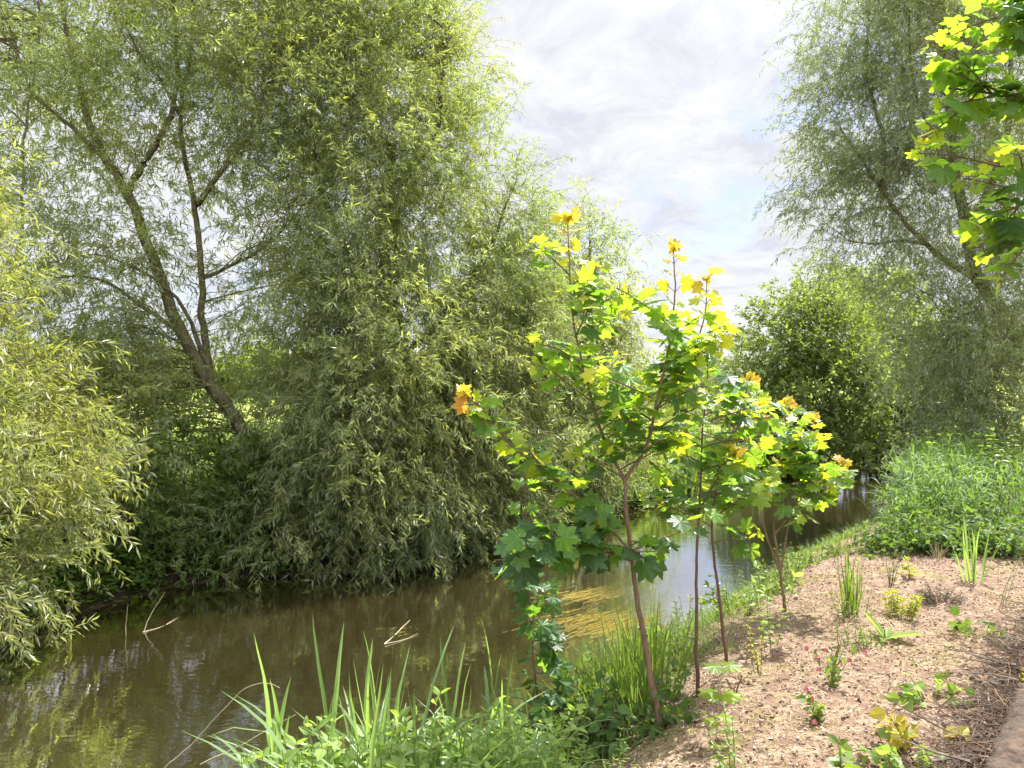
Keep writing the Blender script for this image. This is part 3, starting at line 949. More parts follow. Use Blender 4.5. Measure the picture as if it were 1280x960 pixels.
for tt in np.linspace(.12, .68, 14):
    an = rng.uniform(0, 6.28)
    TW1.append((1, tt, (math.cos(an), math.sin(an) * .8, .5), rng.uniform(.25, .45), 5, .125, .08, .15, rng.uniform(.5, .88)))
for tt in (.1, .2, .3, .45, .6):
    TW1.append((2, tt, (.5, rng.normal(), .5), .28, 3, .12, .08, .3, .8))
for tt in (.2, .27, .34, .42, .5, .58, .66, .74, .82):
    TW1.append((3, tt, (-.4, rng.normal() * .6, .5), .25, 3, .12, .085, .2, .7))
for tt in (.1, .2, .3, .4, .5, .6, .7, .8, .9):
    TW1.append((4, tt, (rng.normal() * .4 - .2, -.6 * rng.random(), .12), .26, 3, .15, .11, .0, .25))
TW1.append((0, .40, (.8, -.5, -.1), .22, 2, .13, .12, .0, .1))
sapling('tallest sycamore sapling, two yellow tipped leaders on a thin brown trunk', S1, TW1, M_BARKS)

b2 = G(873, 870) - [0, 0, .05]
Y2 = b2[1]
S2 = [([b2] + px3([(871, 800, Y2), (874, 700, Y2), (878, 620, Y2 + .05), (882, 550, Y2 + .08), (885, 480, Y2 + .1), (884, 430, Y2 + .1)]), .014, .003, 9, .12, .06, .5, .2),
      (px3([(877, 640, Y2), (900, 590, Y2 - .1), (920, 560, Y2 - .15)]), .006, .002, 4, .12, .09, .3, .3)]
TW2 = [(0, tt, (math.cos(a), .8 * math.sin(a), .35), rng.uniform(.25, .45), 4, .125, .085, .1, rng.uniform(.45, .85)) for tt, a in zip(np.linspace(.5, .92, 13), rng.uniform(0, 6.28, 13))]
sapling('straight dark stemmed sapling just right of the tallest sapling', S2, TW2, M_BARKR)

b3 = G(910, 838) - [0, 0, .05]
Y3 = b3[1]
S3 = [([b3] + px3([(902, 770, Y3), (894, 690, Y3), (893, 640, Y3), (905, 580, Y3 + .05), (925, 520, Y3 + .08), (938, 470, Y3 + .1)]), .014, .003, 8, .125, .065, .5, .3),
      (px3([(893, 650, Y3), (915, 630, Y3 - .15), (940, 615, Y3 - .25)]), .006, .002, 4, .135, .11, .2, .1)]
TW3 = [(0, tt, (math.cos(a), .8 * math.sin(a), .3), rng.uniform(.28, .5), 4, .13, .09, .1, rng.uniform(.45, .85)) for tt, a in zip(np.linspace(.46, .92, 15), rng.uniform(0, 6.28, 15))]
sapling('knobbly stemmed sapling with broad bright leaves, third along the bank edge', S3, TW3, M_BARKR)

b4 = G(982, 765) - [0, 0, .05]
Y4 = b4[1]
S4 = [([b4] + px3([(975, 710, Y4), (968, 660, Y4), (975, 610, Y4), (980, 560, Y4), (985, 500, Y4)]), .016, .003, 7, .125, .08, .45, .3),
      (px3([(978, 720, Y4), (985, 660, Y4 + .1), (1005, 600, Y4 + .15), (1018, 520, Y4 + .2)]), .012, .003, 6, .125, .08, .4, .4),
      (px3([(976, 715, Y4), (955, 660, Y4 - .1), (950, 600, Y4 - .1), (945, 480, Y4 + .1)]), .012, .003, 7, .125, .08, .4, .4),
      (px3([(972, 665, Y4), (1000, 630, Y4 - .1), (1030, 600, Y4 - .1), (1058, 578, Y4 - .1)]), .008, .002, 6, .13, .09, .25, .3)]
TW4 = [(i, tt, (math.cos(a), .8 * math.sin(a), .3), rng.uniform(.25, .5), 4, .13, .1, .15, rng.uniform(.5, .88)) for i in range(4) for tt, a in zip(np.linspace(.45, .9, 7), rng.uniform(0, 6.28, 7))]
sapling('bushy several stemmed sapling, rightmost and farthest along the bank edge', S4, TW4, M_BARKS)

b5 = np.array([.2, 5.0, gz(.2, 5.0) - .05])
Y5 = 5.0
S5 = [([b5] + px3([(676, 900, Y5), (670, 830, Y5), (664, 740, Y5), (660, 660, Y5), (657, 600, Y5)]), .010, .003, 9, .125, .09, .3, .05)]
TW5 = [(0, tt, (math.cos(a), math.sin(a), -.15), rng.uniform(.15, .25), 3, .13, .11, .0, .15) for tt, a in zip(np.linspace(.3, .8, 10), rng.uniform(0, 6.28, 10))]
sapling('thin red stemmed sapling with hanging dark leaves, in front of open water', S5, TW5, M_BARKR)

# --- overhanging sycamore bough, top right; its trunk stands outside the frame on the right
bK = np.array([4.2, 2.6, gz(4.2, 2.6) - .1])
rt = thing('sycamore_tree', bK, 'sunlit sycamore bough reaching in at the top right corner', 'tree')
m = MB()
tubes(m, spline([bK, bK + [.05, 0, 1.5], bK + [-.1, .1, 3.0], bK + [-.2, .3, 5]], .15, .01, 1), .13, .06, 9)
m.build('trunk', M_BARKS, rt, smooth=True)
st_ = bK + np.array([-.1, .1, 2.6])
bough = spline([st_, P(1400, 150, 3.1), P(1320, 120, 3.3), P(1260, 120, 3.4), P(1185, 110, 3.5)], .05, .004, 2)
bough2 = spline([st_ + [0, 0, .4], P(1390, 20, 3.3), P(1310, 10, 3.4), P(1250, 0, 3.5)], .05, .004, 3)
bough3 = spline([st_, P(1380, 260, 3.0), P(1310, 230, 3.1), P(1230, 200, 3.25)], .05, .004, 4)
mbl = MB()
for q in (bough, bough2, bough3):
    m = MB()
    tubes(m, q, .02, .004, 6)
    syc_leaves(mbl, m, q, 14, .125, .07, .4, .05, .6)
    m.build('bough', M_BARKS, rt, smooth=True)
    for tt in np.linspace(.5, .97, 18):
        p = q[int(tt * (len(q) - 1))]
        an = rng.uniform(0, 6.28)
        pts = curves(p[None], [(-.7 + rng.normal() * .5, rng.normal() * .5, rng.normal() * .45)], rng.uniform(.2, .42), .25, 6, .08)[0]
        mt = MB()
        tubes(mt, pts, .005, .0025, 5)
        syc_leaves(mbl, mt, pts, 5, .12, .07, .3, rng.uniform(.0, .25), rng.uniform(.35, .75))
        mt.build('twig', M_PET, rt, smooth=True)
mbl.build('foliage', M_MAP, rt, age=True)

# ------------------------------------------------------------------ herbs, reeds, grasses


def make_reed(h, n, label, group, mat=M_REED, wid=.03, bl=(.35, .6)):
    rt = thing('reed_plant', (0, 0, 0), label, 'reed', group)
    m = MB()
    stem = curves([[0, 0, 0]], [[rng.normal(0, .08), rng.normal(0, .08), 1]], h * .82, .08, 8, .02)
    tubes(m, stem, .005, .003, 5)
    m.build('stem', M_STEMG, rt, smooth=True)
    m = MB()
    t_ = np.linspace(.15, 1, n)
    K = stem.shape[1]
    ii = (t_ * (K - 1.001)).astype(int)
    p0 = stem[0, ii] + (stem[0, ii + 1] - stem[0, ii]) * (t_ * (K - 1.001) - ii)[:, None]
    an = np.arange(n) * 2.5 + rng.normal(0, .4, n)
    d0 = np.stack([np.cos(an) * .45, np.sin(an) * .45, np.full(n, 1.0)], -1)
    d0[-2:, :2] *= .3
    pts = curves(p0, d0, rng.uniform(*bl, n), rng.uniform(.8, 3.4, n) * np.where(t_ > .85, .25, 1), 8, .03)
    strips(m, pts, wid * rng.uniform(.8, 1.2, n))
    m.build('blade', mat, rt)
    return rt


def make_tuft(h, n, w, label, group, mat, name='grass_tuft', cat='grass tuft', spread=.12, droop=1.2, lean=.3):
    rt = thing(name, (0, 0, 0), label, cat, group)
    m = MB()
    a = rng.uniform(0, 6.28, n)
    r = spread * np.sqrt(rng.random(n))
    p0 = np.stack([np.cos(a) * r, np.sin(a) * r, np.full(n, -.03)], -1)
    d0 = np.stack([np.cos(a) * lean * rng.random(n), np.sin(a) * lean * rng.random(n), np.ones(n)], -1) + rng.normal(0, .08, (n, 3))
    pts = curves(p0, d0, h * rng.uniform(.55, 1.15, n), droop * rng.uniform(.2, 1.5, n), 7, .04)
    strips(m, pts, w * rng.uniform(.7, 1.2, n))
    tag(m.build('blades', mat, rt), kind=None)
    rt.children[0].name = 'blade_tuft'
    return rt


def make_herb(h, label, group, mat, name='nettle_plant', cat='plant', stems=3, nodes=8, L=.075, wr=.55, spread=.08, stem_mat=None, top=.45, droop=.2, per=2, hang=.35, T=T_OVATE, sr=.0035):
    rt = thing(name, (0, 0, 0), label, cat, group)
    a = rng.uniform(0, 6.28, stems)
    p0 = np.stack([np.cos(a) * spread, np.sin(a) * spread, np.full(stems, -.03)], -1) * rng.uniform(.2, 1, (stems, 1))
    d0 = np.stack([np.cos(a) * .2, np.sin(a) * .2, np.ones(stems)], -1)
    pts = curves(p0, d0, h * rng.uniform(.75, 1.05, stems), droop, 8, .05)
    m = MB()
    tubes(m, pts, sr, sr * .5, 4)
    m.build('stem', stem_mat or M_STEMG, rt)
    m = MB()
    for s in range(stems):
        for k in range(nodes):
            t = .15 + .85 * (k + .5) / nodes
            x = t * (pts.shape[1] - 1.001)
            i = int(x)
            p = pts[s, i] + (pts[s, i + 1] - pts[s, i]) * (x - i)
            an = k * 1.57 + s + np.arange(per) * 2 * math.pi / per + rng.normal(0, .25, per)
            U = np.stack([np.cos(an), np.sin(an), np.full(per, .45 - hang - .3 * rng.random())], -1)
            if k == nodes - 1:
                U[:, 2] = .8
            Nn = np.array([[0, 0, 1.0]]) + rng.normal(0, .35, (per, 3)) + U * [.3, .3, 0]
            sz = L * (1 - (1 - top) * t ** 1.5) * (.55 + .45 * min(1, t * 2.5)) * rng.uniform(.75, 1.2, per)
            scatter(m, T, np.repeat(p[None], per, 0), U, Nn, sz, wr)
    m.build('foliage', mat, rt)
    return rt


def make_bush(r, h, n, label, group, mat, L=.07, wr=.6, name='bramble_bush', cat='bush', T=T_OVATE, per=9):
    rt = thing(name, (0, 0, 0), label, cat, group)
    a = rng.uniform(0, 6.28, n)
    d0 = np.stack([np.cos(a), np.sin(a), rng.uniform(.4, 2.2, n)], -1)
    pts = curves(np.stack([np.cos(a), np.sin(a), np.zeros(n)], -1) * .06, d0, rng.uniform(.6, 1.15, n) * math.hypot(r, h) * .95, rng.uniform(.5, 2.0, n), 8, .12)
    m = MB()
    tubes(m, pts, .004, .002, 3)
    m.build('stem', M_BARKR, rt)
    m = MB()
    leaves_on(m, pts, per, L, wr, T, .15, .9, 1.2, .25)
    m.build('foliage', mat, rt)
    return rt


def hide_proto(p):
    p.location = (0, -30, 0)
    return p


PROTO = []


def place(proto, loc, rz=None, sc=1.0, label=None, group=None):
    """first use moves the model itself, later uses copy it"""
    rz = rng.uniform(0, 6.28) if rz is None else rz
    if proto.get('_used') is None:
        proto['_used'] = 1
        proto.location = [float(v) for v in loc]
        proto.rotation_euler = (0, 0, rz)
        proto.scale = (sc,) * 3
        if label:
            proto['label'] = label
        PROTO.append(proto)
        return proto
    r = dup(proto, loc, rz, sc, label, group)
    del r['_used']
    return r


# tall reeds in the left foreground (tips placed where they reach in the view)
LR = 'tall green reed with arching blades at the water edge, left foreground'
GR = 'reeds along the near water edge'
reeds = [make_reed(1.0, n, LR, GR, bl=bl) for n, bl in ((6, (.35, .6)), (7, (.4, .65)), (5, (.35, .55)), (8, (.35, .7)))]
k = 0
for (px, py, Y) in [(365, 838, 4.5), (395, 822, 4.4), (418, 852, 4.2), (440, 838, 4.6), (452, 862, 4.3), (478, 868, 4.1), (500, 858, 4.6), (520, 868, 4.2), (545, 842, 4.4), (556, 832, 4.7), (585, 836, 4.3), (598, 812, 4.5),
                    (618, 845, 4.2), (640, 862, 4.5), (655, 858, 3.9), (350, 895, 4.0), (385, 905, 3.9), (425, 900, 3.9), (470, 905, 3.8), (535, 890, 3.8), (570, 880, 3.9), (610, 895, 3.8), (690, 880, 4.2), (345, 880, 4.5)]:
    p = P(px, py, Y)
    z = max(gz(p[0], p[1]), -.1)
    place(reeds[k % 4], (p[0], p[1], z), None, max(.35, (p[2] - z) / 1.15))
    k += 1

LA = 'clump of long arching grass blades in the foreground strip'
ag = [make_tuft(.75, 16, .017, LA, 'arching grass clumps in the foreground', M_REED, 'grass_clump', 'grass clump', .07, 2.4, .8) for _ in range(4)]
for i in range(30):
    y = rng.uniform(3.5, 4.9)
    x = rng.uniform(-1.25, .3)
    z = gz(x, y)
    if z < .1 or x / y < -.25:
        continue
    ztop = 3 - (rng.uniform(860, 930) - HOR) / F_PX * y
    place(ag[i % 4], (x, y, z), None, float(np.clip((ztop - z) / .55, .5, 1.9)))
# nettles and soft herbs filling the left foreground
LN = 'bright green nettle in the crowded foreground strip below the reeds'
nets = [make_herb(.62, LN, 'foreground nettles', M_NET, stems=4, nodes=8, L=.105, wr=.55, spread=.1) for _ in range(4)]
for i in range(95):
    y = rng.uniform(3.45, 4.7)
    x = rng.uniform(-1.25, .35)
    z = gz(x, y)
    if z < .15:
        continue
    ztop = 3 - (rng.uniform(868, 935) - HOR) / F_PX * y
    place(nets[i % 4], (x, y, z), None, float(np.clip((ztop - z) / .62, .45, 1.5)))
LW = 'pale green willowherb with narrow leaves beside the reeds, bottom centre'
wil = [make_herb(.7, LW, 'willowherbs at bottom centre', M_NET, 'willowherb', stems=2, nodes=11, L=.095, wr=.26, spread=.05, hang=.2, T=T_OVATE) for _ in range(3)]
for i, (px, py, Y) in enumerate([(735, 905, 3.7), (750, 925, 3.5), (775, 900, 3.8), (765, 935, 3.4), (785, 945, 3.4), (700, 930, 3.6), (720, 940, 3.4), (676, 915, 3.8), (745, 950, 3.3), (640, 920, 3.7)]):
    p = P(px, py, Y)
    z = gz(p[0], p[1])
    place(wil[i % 3], (p[0], p[1], z), None, max(.3, (p[2] - z) / .68))
# dark bramble under the tallest sapling
LBm = 'dark leaved bramble at the foot of the tallest sapling'
br = [make_bush(.36, .5, 34, LBm, 'brambles under the tallest sapling', M_BRAM, L=.07) for _ in range(3)]
for i, (px, py) in enumerate([(715, 905), (745, 895), (775, 890), (795, 895), (735, 930), (700, 925), (770, 915), (615, 925), (640, 930)]):
    d = ray(px, py)
    Y = rng.uniform(4.5, 5.0)
    p = P(px, py, Y)
    z = gz(p[0], p[1])
    place(br[i % 3], (p[0], p[1], z), None, rng.uniform(.75, 1.05))
LG = 'tall fresh grass tuft left of the tallest sapling trunk'
gt = [make_tuft(.62, 60, .010, LG, 'grass behind the tallest sapling', M_GRS, droop=.8, spread=.14) for _ in range(3)]
for i, (x, y) in enumerate([(.62, 5.0), (.72, 5.2), (.82, 5.35), (.55, 5.3), (.9, 5.5), (.66, 5.5), (.45, 5.1), (.78, 4.85), (.95, 5.2)]):
    place(gt[i % 3], (x, y, gz(x, y)), None, rng.uniform(.8, 1.25))
# herbs and grass on the bank edge from the saplings to the bend
LH = 'small leafy herb on the sunny bank edge beside the saplings'
hb = [make_herb(.34, LH, 'herbs along the bank edge', M_HERB, 'bank_herb', 'plant', stems=5, nodes=6, L=.06, wr=.5, spread=.12) for _ in range(4)]
hb2 = [make_bush(.26, .3, 26, 'low leafy mound growing at the lip of the bank', 'leafy mounds at the bank lip', M_HERB, L=.055, name='leafy_mound', cat='plant') for _ in range(3)]
lt = [make_tuft(.3, 46, .006, 'thin low grass tuft at the lip of the bank', 'grass tufts at the bank lip', M_GRS, droop=1.3, spread=.15, lean=.6) for _ in range(3)]
edge = np.array([(1.0, 5.15), (1.35, 5.75), (1.75, 6.45), (2.2, 7.1), (2.65, 7.7), (3.1, 8.3), (3.6, 8.9), (4.2, 9.6)])
for i in range(62):
    u = rng.uniform(.05, 6.9)
    j = int(u)
    e = edge[j] + (edge[j + 1] - edge[j]) * (u - j)
    off = rng.normal(-.35, .28)
    x, y = e[0] + .82 * off, e[1] - .57 * off
    if abs(x - b4[0]) < .1:
        continue
    which = rng.random()
    pr = hb[i % 4] if which < .4 else hb2[i % 3] if which < .7 else lt[i % 3]
    place(pr, (x, y, gz(x, y) - .01), None, rng.uniform(.55, 1.15) * (1.0 if off < 0 else .55))

# reed bed, nettles and brambles on the right bank
LRB = 'grey green reed clump in the reed bed on the right bank'
rb = [make_tuft(1.0, 40, .03, LRB, 'reed bed on the right bank', M_REEDB, 'reed_clump', 'reed clump', .3, 2.2, .7) for _ in range(4)]
for p_ in rb:
    # leafy stems with blades leaving at all heights
    m = MB()
    n = 16
    a = rng.uniform(0, 6.28, n)
    st_p = curves(np.stack([np.cos(a) * .25, np.sin(a) * .25, np.zeros(n)], -1) * rng.random((n, 1)), np.stack([np.cos(a) * .15, np.sin(a) * .15, np.ones(n)], -1), rng.uniform(.8, 1.35, n), .25, 8, .05)
    q_, tn_ = along(st_p, 8, .2)
    an = rng.uniform(0, 6.28, len(q_))
    bl_ = curves(q_, tn_ + np.stack([np.cos(an), np.sin(an), an * 0], -1) * .6, rng.uniform(.25, .5, len(q_)), rng.uniform(.6, 2.8, len(q_)), 6, .05)
    strips(m, bl_, .034)
    m.build('leafy_blade_tuft', M_REEDB, p_)
for i in range(74):
    y = rng.uniform(9.6, 21)
    lo = np.interp(y, [9.6, 11, 14, 17, 21], [4.55, 5.6, 7.2, 8.8, 10.9])
    x = lo + abs(rng.normal(0, 1.1))
    if x / y > .72:
        continue
    z = gz(x, y)
    place(rb[i % 4], (x, y, max(z, 0) - .02), None, rng.uniform(.42, .72) * (1 + .02 * (y - 10)))
LBB = 'spreading dark green bramble at the back of the mulched bed, right bank'
bb_ = [make_bush(.55, .6, 60, LBB, 'brambles behind the mulched bed', M_BRAM, L=.085, per=11) for _ in range(3)]
for i, (px, py) in enumerate([(1130, 690), (1160, 690), (1195, 692), (1235, 694), (1270, 694), (1145, 672), (1185, 672), (1225, 672), (1265, 672), (1250, 650), (1290, 660), (1215, 655), (1105, 688), (1175, 655)]):
    p = G(px, py)
    if p[1] > 14:
        p = np.array([(px - CX) / F_PX * 10.5, 10.5, 0])
        p[2] = gz(p[0], p[1])
    place(bb_[i % 3], p - [0, 0, .03], None, rng.uniform(.5, .85))
nb = [make_herb(1.1, 'tall nettle rising through the reed bed on the right bank', 'tall nettles in the reed bed', M_UND, stems=4, nodes=13, L=.12, wr=.5, spread=.15) for _ in range(3)]
for i in range(14):
    y = rng.uniform(11.5, 16)
    x = y * rng.uniform(.52, .68)
    place(nb[i % 3], (x, y, gz(x, y) - .02), None, rng.uniform(.9, 1.4))
fr_ = [make_tuft(.9, 50, .02, 'sunlit reed clump on the far bank between the saplings', 'far bank reeds between the saplings', M_GRS, 'reed_clump', 'reed clump', .3, .9, .3) for _ in range(2)]
for i, (px, Y) in enumerate([(818, 22.2), (832, 22.5), (845, 22.8), (858, 23.2), (870, 24), (826, 23), (852, 23.4), (880, 25.2), (840, 23.1), (895, 26.3), (822, 23.5), (838, 24), (850, 23.8), (862, 24.6), (832, 25), (872, 25.5), (890, 27), (812, 22.6), (846, 25.4), (905, 28)]):
    p = gnd(px, Y)
    place(fr_[i % 2], p, None, rng.uniform(1.0, 1.8))

# ------------------------------------------------------------------ planted things on the mulch
tf = make_tuft(.55, 26, .016, 'upright tuft of iris leaves and grass on bank lip beyond the saplings', None, M_GRS, 'iris_clump', 'plant', .07, .35, .22)
place(tf, G(1063, 768), 0, 1.05)
h_ = make_herb(.25, 'short leafy plant growing around the foot of the bank lip iris', None, M_HERB, 'leafy_plant', 'plant', stems=6, nodes=5, L=.055, wr=.3, spread=.1)
place(h_, G(1066, 776), 0, 1.0)
tf = make_tuft(.62, 16, .026, 'green iris clump of stiff sword leaves in front of the brambles', None, M_REED, 'iris_clump', 'plant', .09, .25, .25)
place(tf, G(1217, 728), .4, .95)
h_ = make_herb(.6, 'spindly woody plant with sparse leaves and bare stems beside the iris clump', None, M_HERB, 'woody_plant', 'plant', stems=3, nodes=4, L=.05, wr=.5, spread=.1, stem_mat=M_STRAW, sr=.006)
place(h_, G(1240, 762), 0, .85)
h_ = make_herb(.22, 'compact lime yellow spurge in the middle of the mulched bed', None, M_EUPH, 'spurge_plant', 'plant', stems=12, nodes=7, L=.05, wr=.3, spread=.09, per=4, top=.9)
place(h_, G(1126, 772), 0, 1.0)
# dock: broad leaves from the base
rt = thing('dock_plant', G(1106, 800), 'dock with three broad upright leaves beside the yellow spurge', 'plant')
m = MB()
ang = np.array([2.6, 5.9, 4.2, .8, 1.9])
scatter(m, T_OVATE, np.repeat(np.array(rt.location)[None], 5, 0), np.stack([np.cos(ang), np.sin(ang), [1.5, .35, .25, .5, .9]], -1), np.stack([-np.cos(ang) * .8, -np.sin(ang) * .8, np.ones(5)], -1), np.array([.24, .26, .2, .16, .18]), .36)
m.build('foliage', M_NET, rt)
m = MB()
tubes(m, np.stack([np.array(rt.location) + [0, 0, z] for z in (-.03, .03, .07)]), .008, .004, 6)
m.build('stem', M_STEMG, rt)
h_ = make_bush(.16, .14, 60, 'small grey lavender mound on the mulch near the iris clump', None, M_GREY, L=.035, wr=.16, name='lavender_plant', cat='plant')
place(h_, G(1178, 756), 0, .9)
h_ = make_herb(.2, 'low creeping plant edging the small planting patch, left of the dock', None, M_HERB, 'creeping_plant', 'plant', stems=9, nodes=5, L=.045, wr=.45, spread=.16)
place(h_, G(1062, 806), 0, .8)
h_ = make_herb(.2, 'low creeping plant with bright leaves close against the dock', None, M_NET, 'creeping_plant', 'plant', stems=8, nodes=5, L=.045, wr=.45, spread=.14)
place(h_, G(1086, 808), 0, .75)
h_ = make_herb(.24, 'small leafy plant under the reed bed with yellow green leaf tops', None, M_EUPH, 'leafy_plant', 'plant', stems=2, nodes=4, L=.09, wr=.75, spread=.04)
place(h_, G(1143, 722), 0, 1.0)
h_ = make_herb(.3, 'wispy reddish dock seedhead plant at the back of the mulched bed', None, M_HERB, 'sorrel_plant', 'plant', stems=7, nodes=5, L=.05, wr=.3, spread=.1, stem_mat=M_BARKR)
place(h_, G(1111, 732), 0, 1.0)
h_ = make_tuft(.22, 24, .006, 'dry straw coloured tuft at the back of the mulched bed', None, M_DEADG, spread=.06)
place(h_, G(1172, 700), 0, 1.0)


def columbine(base, label, h, stub):
    rt = thing('columbine_plant', base, label, 'flower')
    n = 5
    a = np.arange(n) * 1.26 + rng.uniform(0, 1)
    d0 = np.stack([np.cos(a) * .4, np.sin(a) * .4, np.ones(n)], -1)
    pts = curves(np.repeat(np.array(base)[None], n, 0), d0, h * rng.uniform(.7, 1.05, n), .4, 8, .07)
    m = MB()
    tubes(m, pts, .0028, .0015, 4)
    m.build('stem', M_STEMG, rt)
    m = MB()
    leaves_on(m, pts, 9, .045, .6, T_OVATE, .1, .9, 1, .05)
    m.build('foliage', M_HERB, rt)
    if stub:
        m = MB()
        tubes(m, np.stack([np.array(base) + v for v in ([0, 0, -.03], [.01, 0, h * .45], [.05, .01, h * .95])]), .012, .008, 7)
        m.build('cut_stem', M_STEMG, rt)
    for i in range(n):
        tip = pts[i, -1]
        for j in range(1 + (i + stub) % 2):
            p = tip + rng.normal(0, .035, 3)
            m = MB()
            for q in range(5):
                an = q * 1.257
                scatter(m, T_OVATE, (p + np.array([math.cos(an), math.sin(an), 0]) * .004)[None], np.array([[math.cos(an) * .45, math.sin(an) * .45, -1]]), np.array([[math.cos(an), math.sin(an), .4]]), .028, .5)
            m.build('flower', M_PINK, rt)
    return rt


columbine(G(1040, 858) - [0, 0, .01], 'pink columbine with a thick cut stem on the mulch', .27, True)
columbine(G(1022, 905) - [0, 0, .01], 'low pink columbine with reddish leaves, nearer than its taller neighbour', .16, False)
h_ = make_herb(.42, 'spindly yellow leaved plant on the mulch below the bushy sapling', None, M_YLEAF, 'spindly_plant', 'plant', stems=4, nodes=8, L=.04, wr=.5, spread=.06)
place(h_, G(950, 842), 0, .95)
h_ = make_herb(.7, 'tall leafy weed with pale top leaves in front of the bushy sapling', None, M_NET, 'leafy_weed', 'plant', stems=4, nodes=8, L=.075, wr=.7, spread=.08, top=1.1)
place(h_, G(962, 812), 0, .85)
# two-leaved seedlings and willowherb at the front
rt = thing('sycamore_seedling', G(895, 925), 'tiny sycamore seedling with bright leaf pairs on a thin tan stem', 'seedling')
bs = np.array(rt.location)
m = MB()
st2 = curves(bs[None] - [0, 0, .03], [[.06, 0, 1]], .42, .0, 6, .02)[0]
tubes(m, st2, .0045, .003, 5)
m.build('stem', M_STRAW, rt)
m, m2 = MB(), MB()
for t_, s_ in ((.35, .07), (.72, .10), (1.0, .085)):
    p = st2[int(t_ * 6)]
    for sx in (-1, 1):
        U = np.array([[sx, rng.normal() * .4, .05]])
        scatter(m, T_MAPLE, p[None] + U * .03, U, np.array([[0, -.2, 1]]), s_, 1.0, np.array([.5]), np.array([1.5]))
m.build('foliage', M_MAP, rt, age=True)
h_ = make_herb(.34, 'young upright willowherb alone on the mulch at bottom centre right', None, M_NET, 'willowherb', 'plant', stems=3, nodes=10, L=.075, wr=.34, spread=.04, hang=.5)
place(h_, G(912, 985), 0, 1.0)
h_ = make_herb(.3, 'dull green broad leaved weed at the bottom edge of the mulched bed', None, M_UND, 'leafy_weed', 'plant', stems=2, nodes=4, L=.1, wr=.6, spread=.04)
place(h_, G(1062, 985), 0, 1.0)
rt = thing('cut_stump', G(918, 878), 'thin dark red cut stems sticking out of the mulch', 'cut stems')
bs = np.array(rt.location)
for dx, hh in ((-.02, .11), (.03, .15), (.0, .08)):
    m = MB()
    tubes(m, np.stack([bs + [0, 0, -.03], bs + [dx * .5, 0, hh * .5], bs + [dx * 1.6, .01, hh]]), .006, .004, 6)
    m.build('stem', M_BARKR, rt)
# ground ivy by the brush pile
for px, py, lab, mt in ((1165, 880, 'patch of green ivy leaves on the left side of the twig pile', M_NET), (1150, 935, 'yellow green ivy leaves at the front of the twig pile', M_YLEAF), (1225, 800, 'leafy shoot with one yellow leaf at the back of the twig pile', M_BRAM), (1120, 955, 'small ivy sprig at the bottom edge beside the twig pile', M_NET)):
    h_ = make_bush(.15, .12, 12, lab, None, mt, L=.06, wr=.85, name='ivy_plant', cat='plant', per=5)
    place(h_, G(px, py), 0, 1.0)

# ------------------------------------------------------------------ mulch litter (nobody could count it)
mb = MB()


def on_mulch(n, xr=(.2, 6.5), yr=(2.6, 9.8), pw=1.6):
    y = yr[0] + (yr[1] - yr[0]) * rng.random(n) ** pw
    x = rng.uniform(*xr, n)
    z, s, nr = terrain(x, y)
    k = nr & (s > 1.15) & (np.abs(x / y) < .8)
    return x[k], y[k], z[k]


x, y, z = on_mulch(34000)
n = len(x)
yaw, sx = rng.uniform(0, 6.28, n), rng.uniform(.005, .024, n)
sy, th = sx * rng.uniform(.2, .6, n), rng.uniform(.002, .007, n)
U = np.stack([np.cos(yaw), np.sin(yaw), rng.normal(0, .3, n)], -1)
U = nrm(U)
Wv = nrm(np.cross(U, np.stack([rng.normal(0, .3, n), rng.normal(0, .3, n), np.ones(n)], -1)))
Nv = np.cross(Wv, U)
c = np.stack([x, y, z + .004], -1)
V = np.stack([c[:, None] + 0] * 8, 1)[:, :, 0]
sg = np.array([[-1, -1, -1], [1, -1, -1], [1, 1, -1], [-1, 1, -1], [-1, -1, 1], [1, -1, 1], [1, 1, 1], [-1, 1, 1]])
V = V + U[:, None] * (sg[:, 0][None] * sx[:, None] * .5)[..., None] + Wv[:, None] * (sg[:, 1][None] * sy[:, None] * .5)[..., None] + Nv[:, None] * (sg[:, 2][None] * th[:, None] * .5)[..., None]
Q = np.array([[0, 3, 2, 1], [4, 5, 6, 7], [0, 1, 5, 4], [1, 2, 6, 5], [2, 3, 7, 6], [3, 0, 4, 7]])
mb.add(V.reshape(-1, 3), F4=(Q[None] + (np.arange(n) * 8)[:, None, None]).reshape(-1, 4))
M_CHIP, t = new_mat('bark_chip')
ge = t.n('ShaderNodeNewGeometry')
c_ = t.ramp(ge.outputs['Random Per Island'], [(0, (.035, .023, .017)), (.3, (.15, .10, .07)), (.75, (.29, .21, .15)), (1, (.46, .37, .28))])
bb2 = t.n('ShaderNodeBsdfPrincipled', i_Roughness=.9)
bb2.inputs['Specular IOR Level'].default_value = .15
t.l(c_, bb2.inputs['Base Color'])
oo = t.n('ShaderNodeOutputMaterial')
t.l(bb2.outputs[0], oo.inputs[0])
tag(mb.build('bark_mulch', M_CHIP), kind='stuff')
mb = MB()
x, y, z = on_mulch(9000)
n = len(x)
an = rng.uniform(0, 6.28, n)
pts = curves(np.stack([x, y, z + .003], -1), np.stack([np.cos(an), np.sin(an), rng.uniform(0, .35, n)], -1), rng.uniform(.03, .13, n), .7, 4, .15)
tubes(mb, pts, .0013, .0009, 3)
tag(mb.build('straw_litter', M_STRAW), kind='stuff')
x, y, z = on_mulch(900)
n = len(x)
an = rng.uniform(0, 6.28, n)
mb = MB()
scatter(mb, T_OVATE, np.stack([x, y, z + .012], -1), np.stack([np.cos(an), np.sin(an), rng.normal(0, .25, n)], -1), rng.normal(0, .4, (n, 3)) + [0, 0, 1], rng.uniform(.02, .055, n), .6)
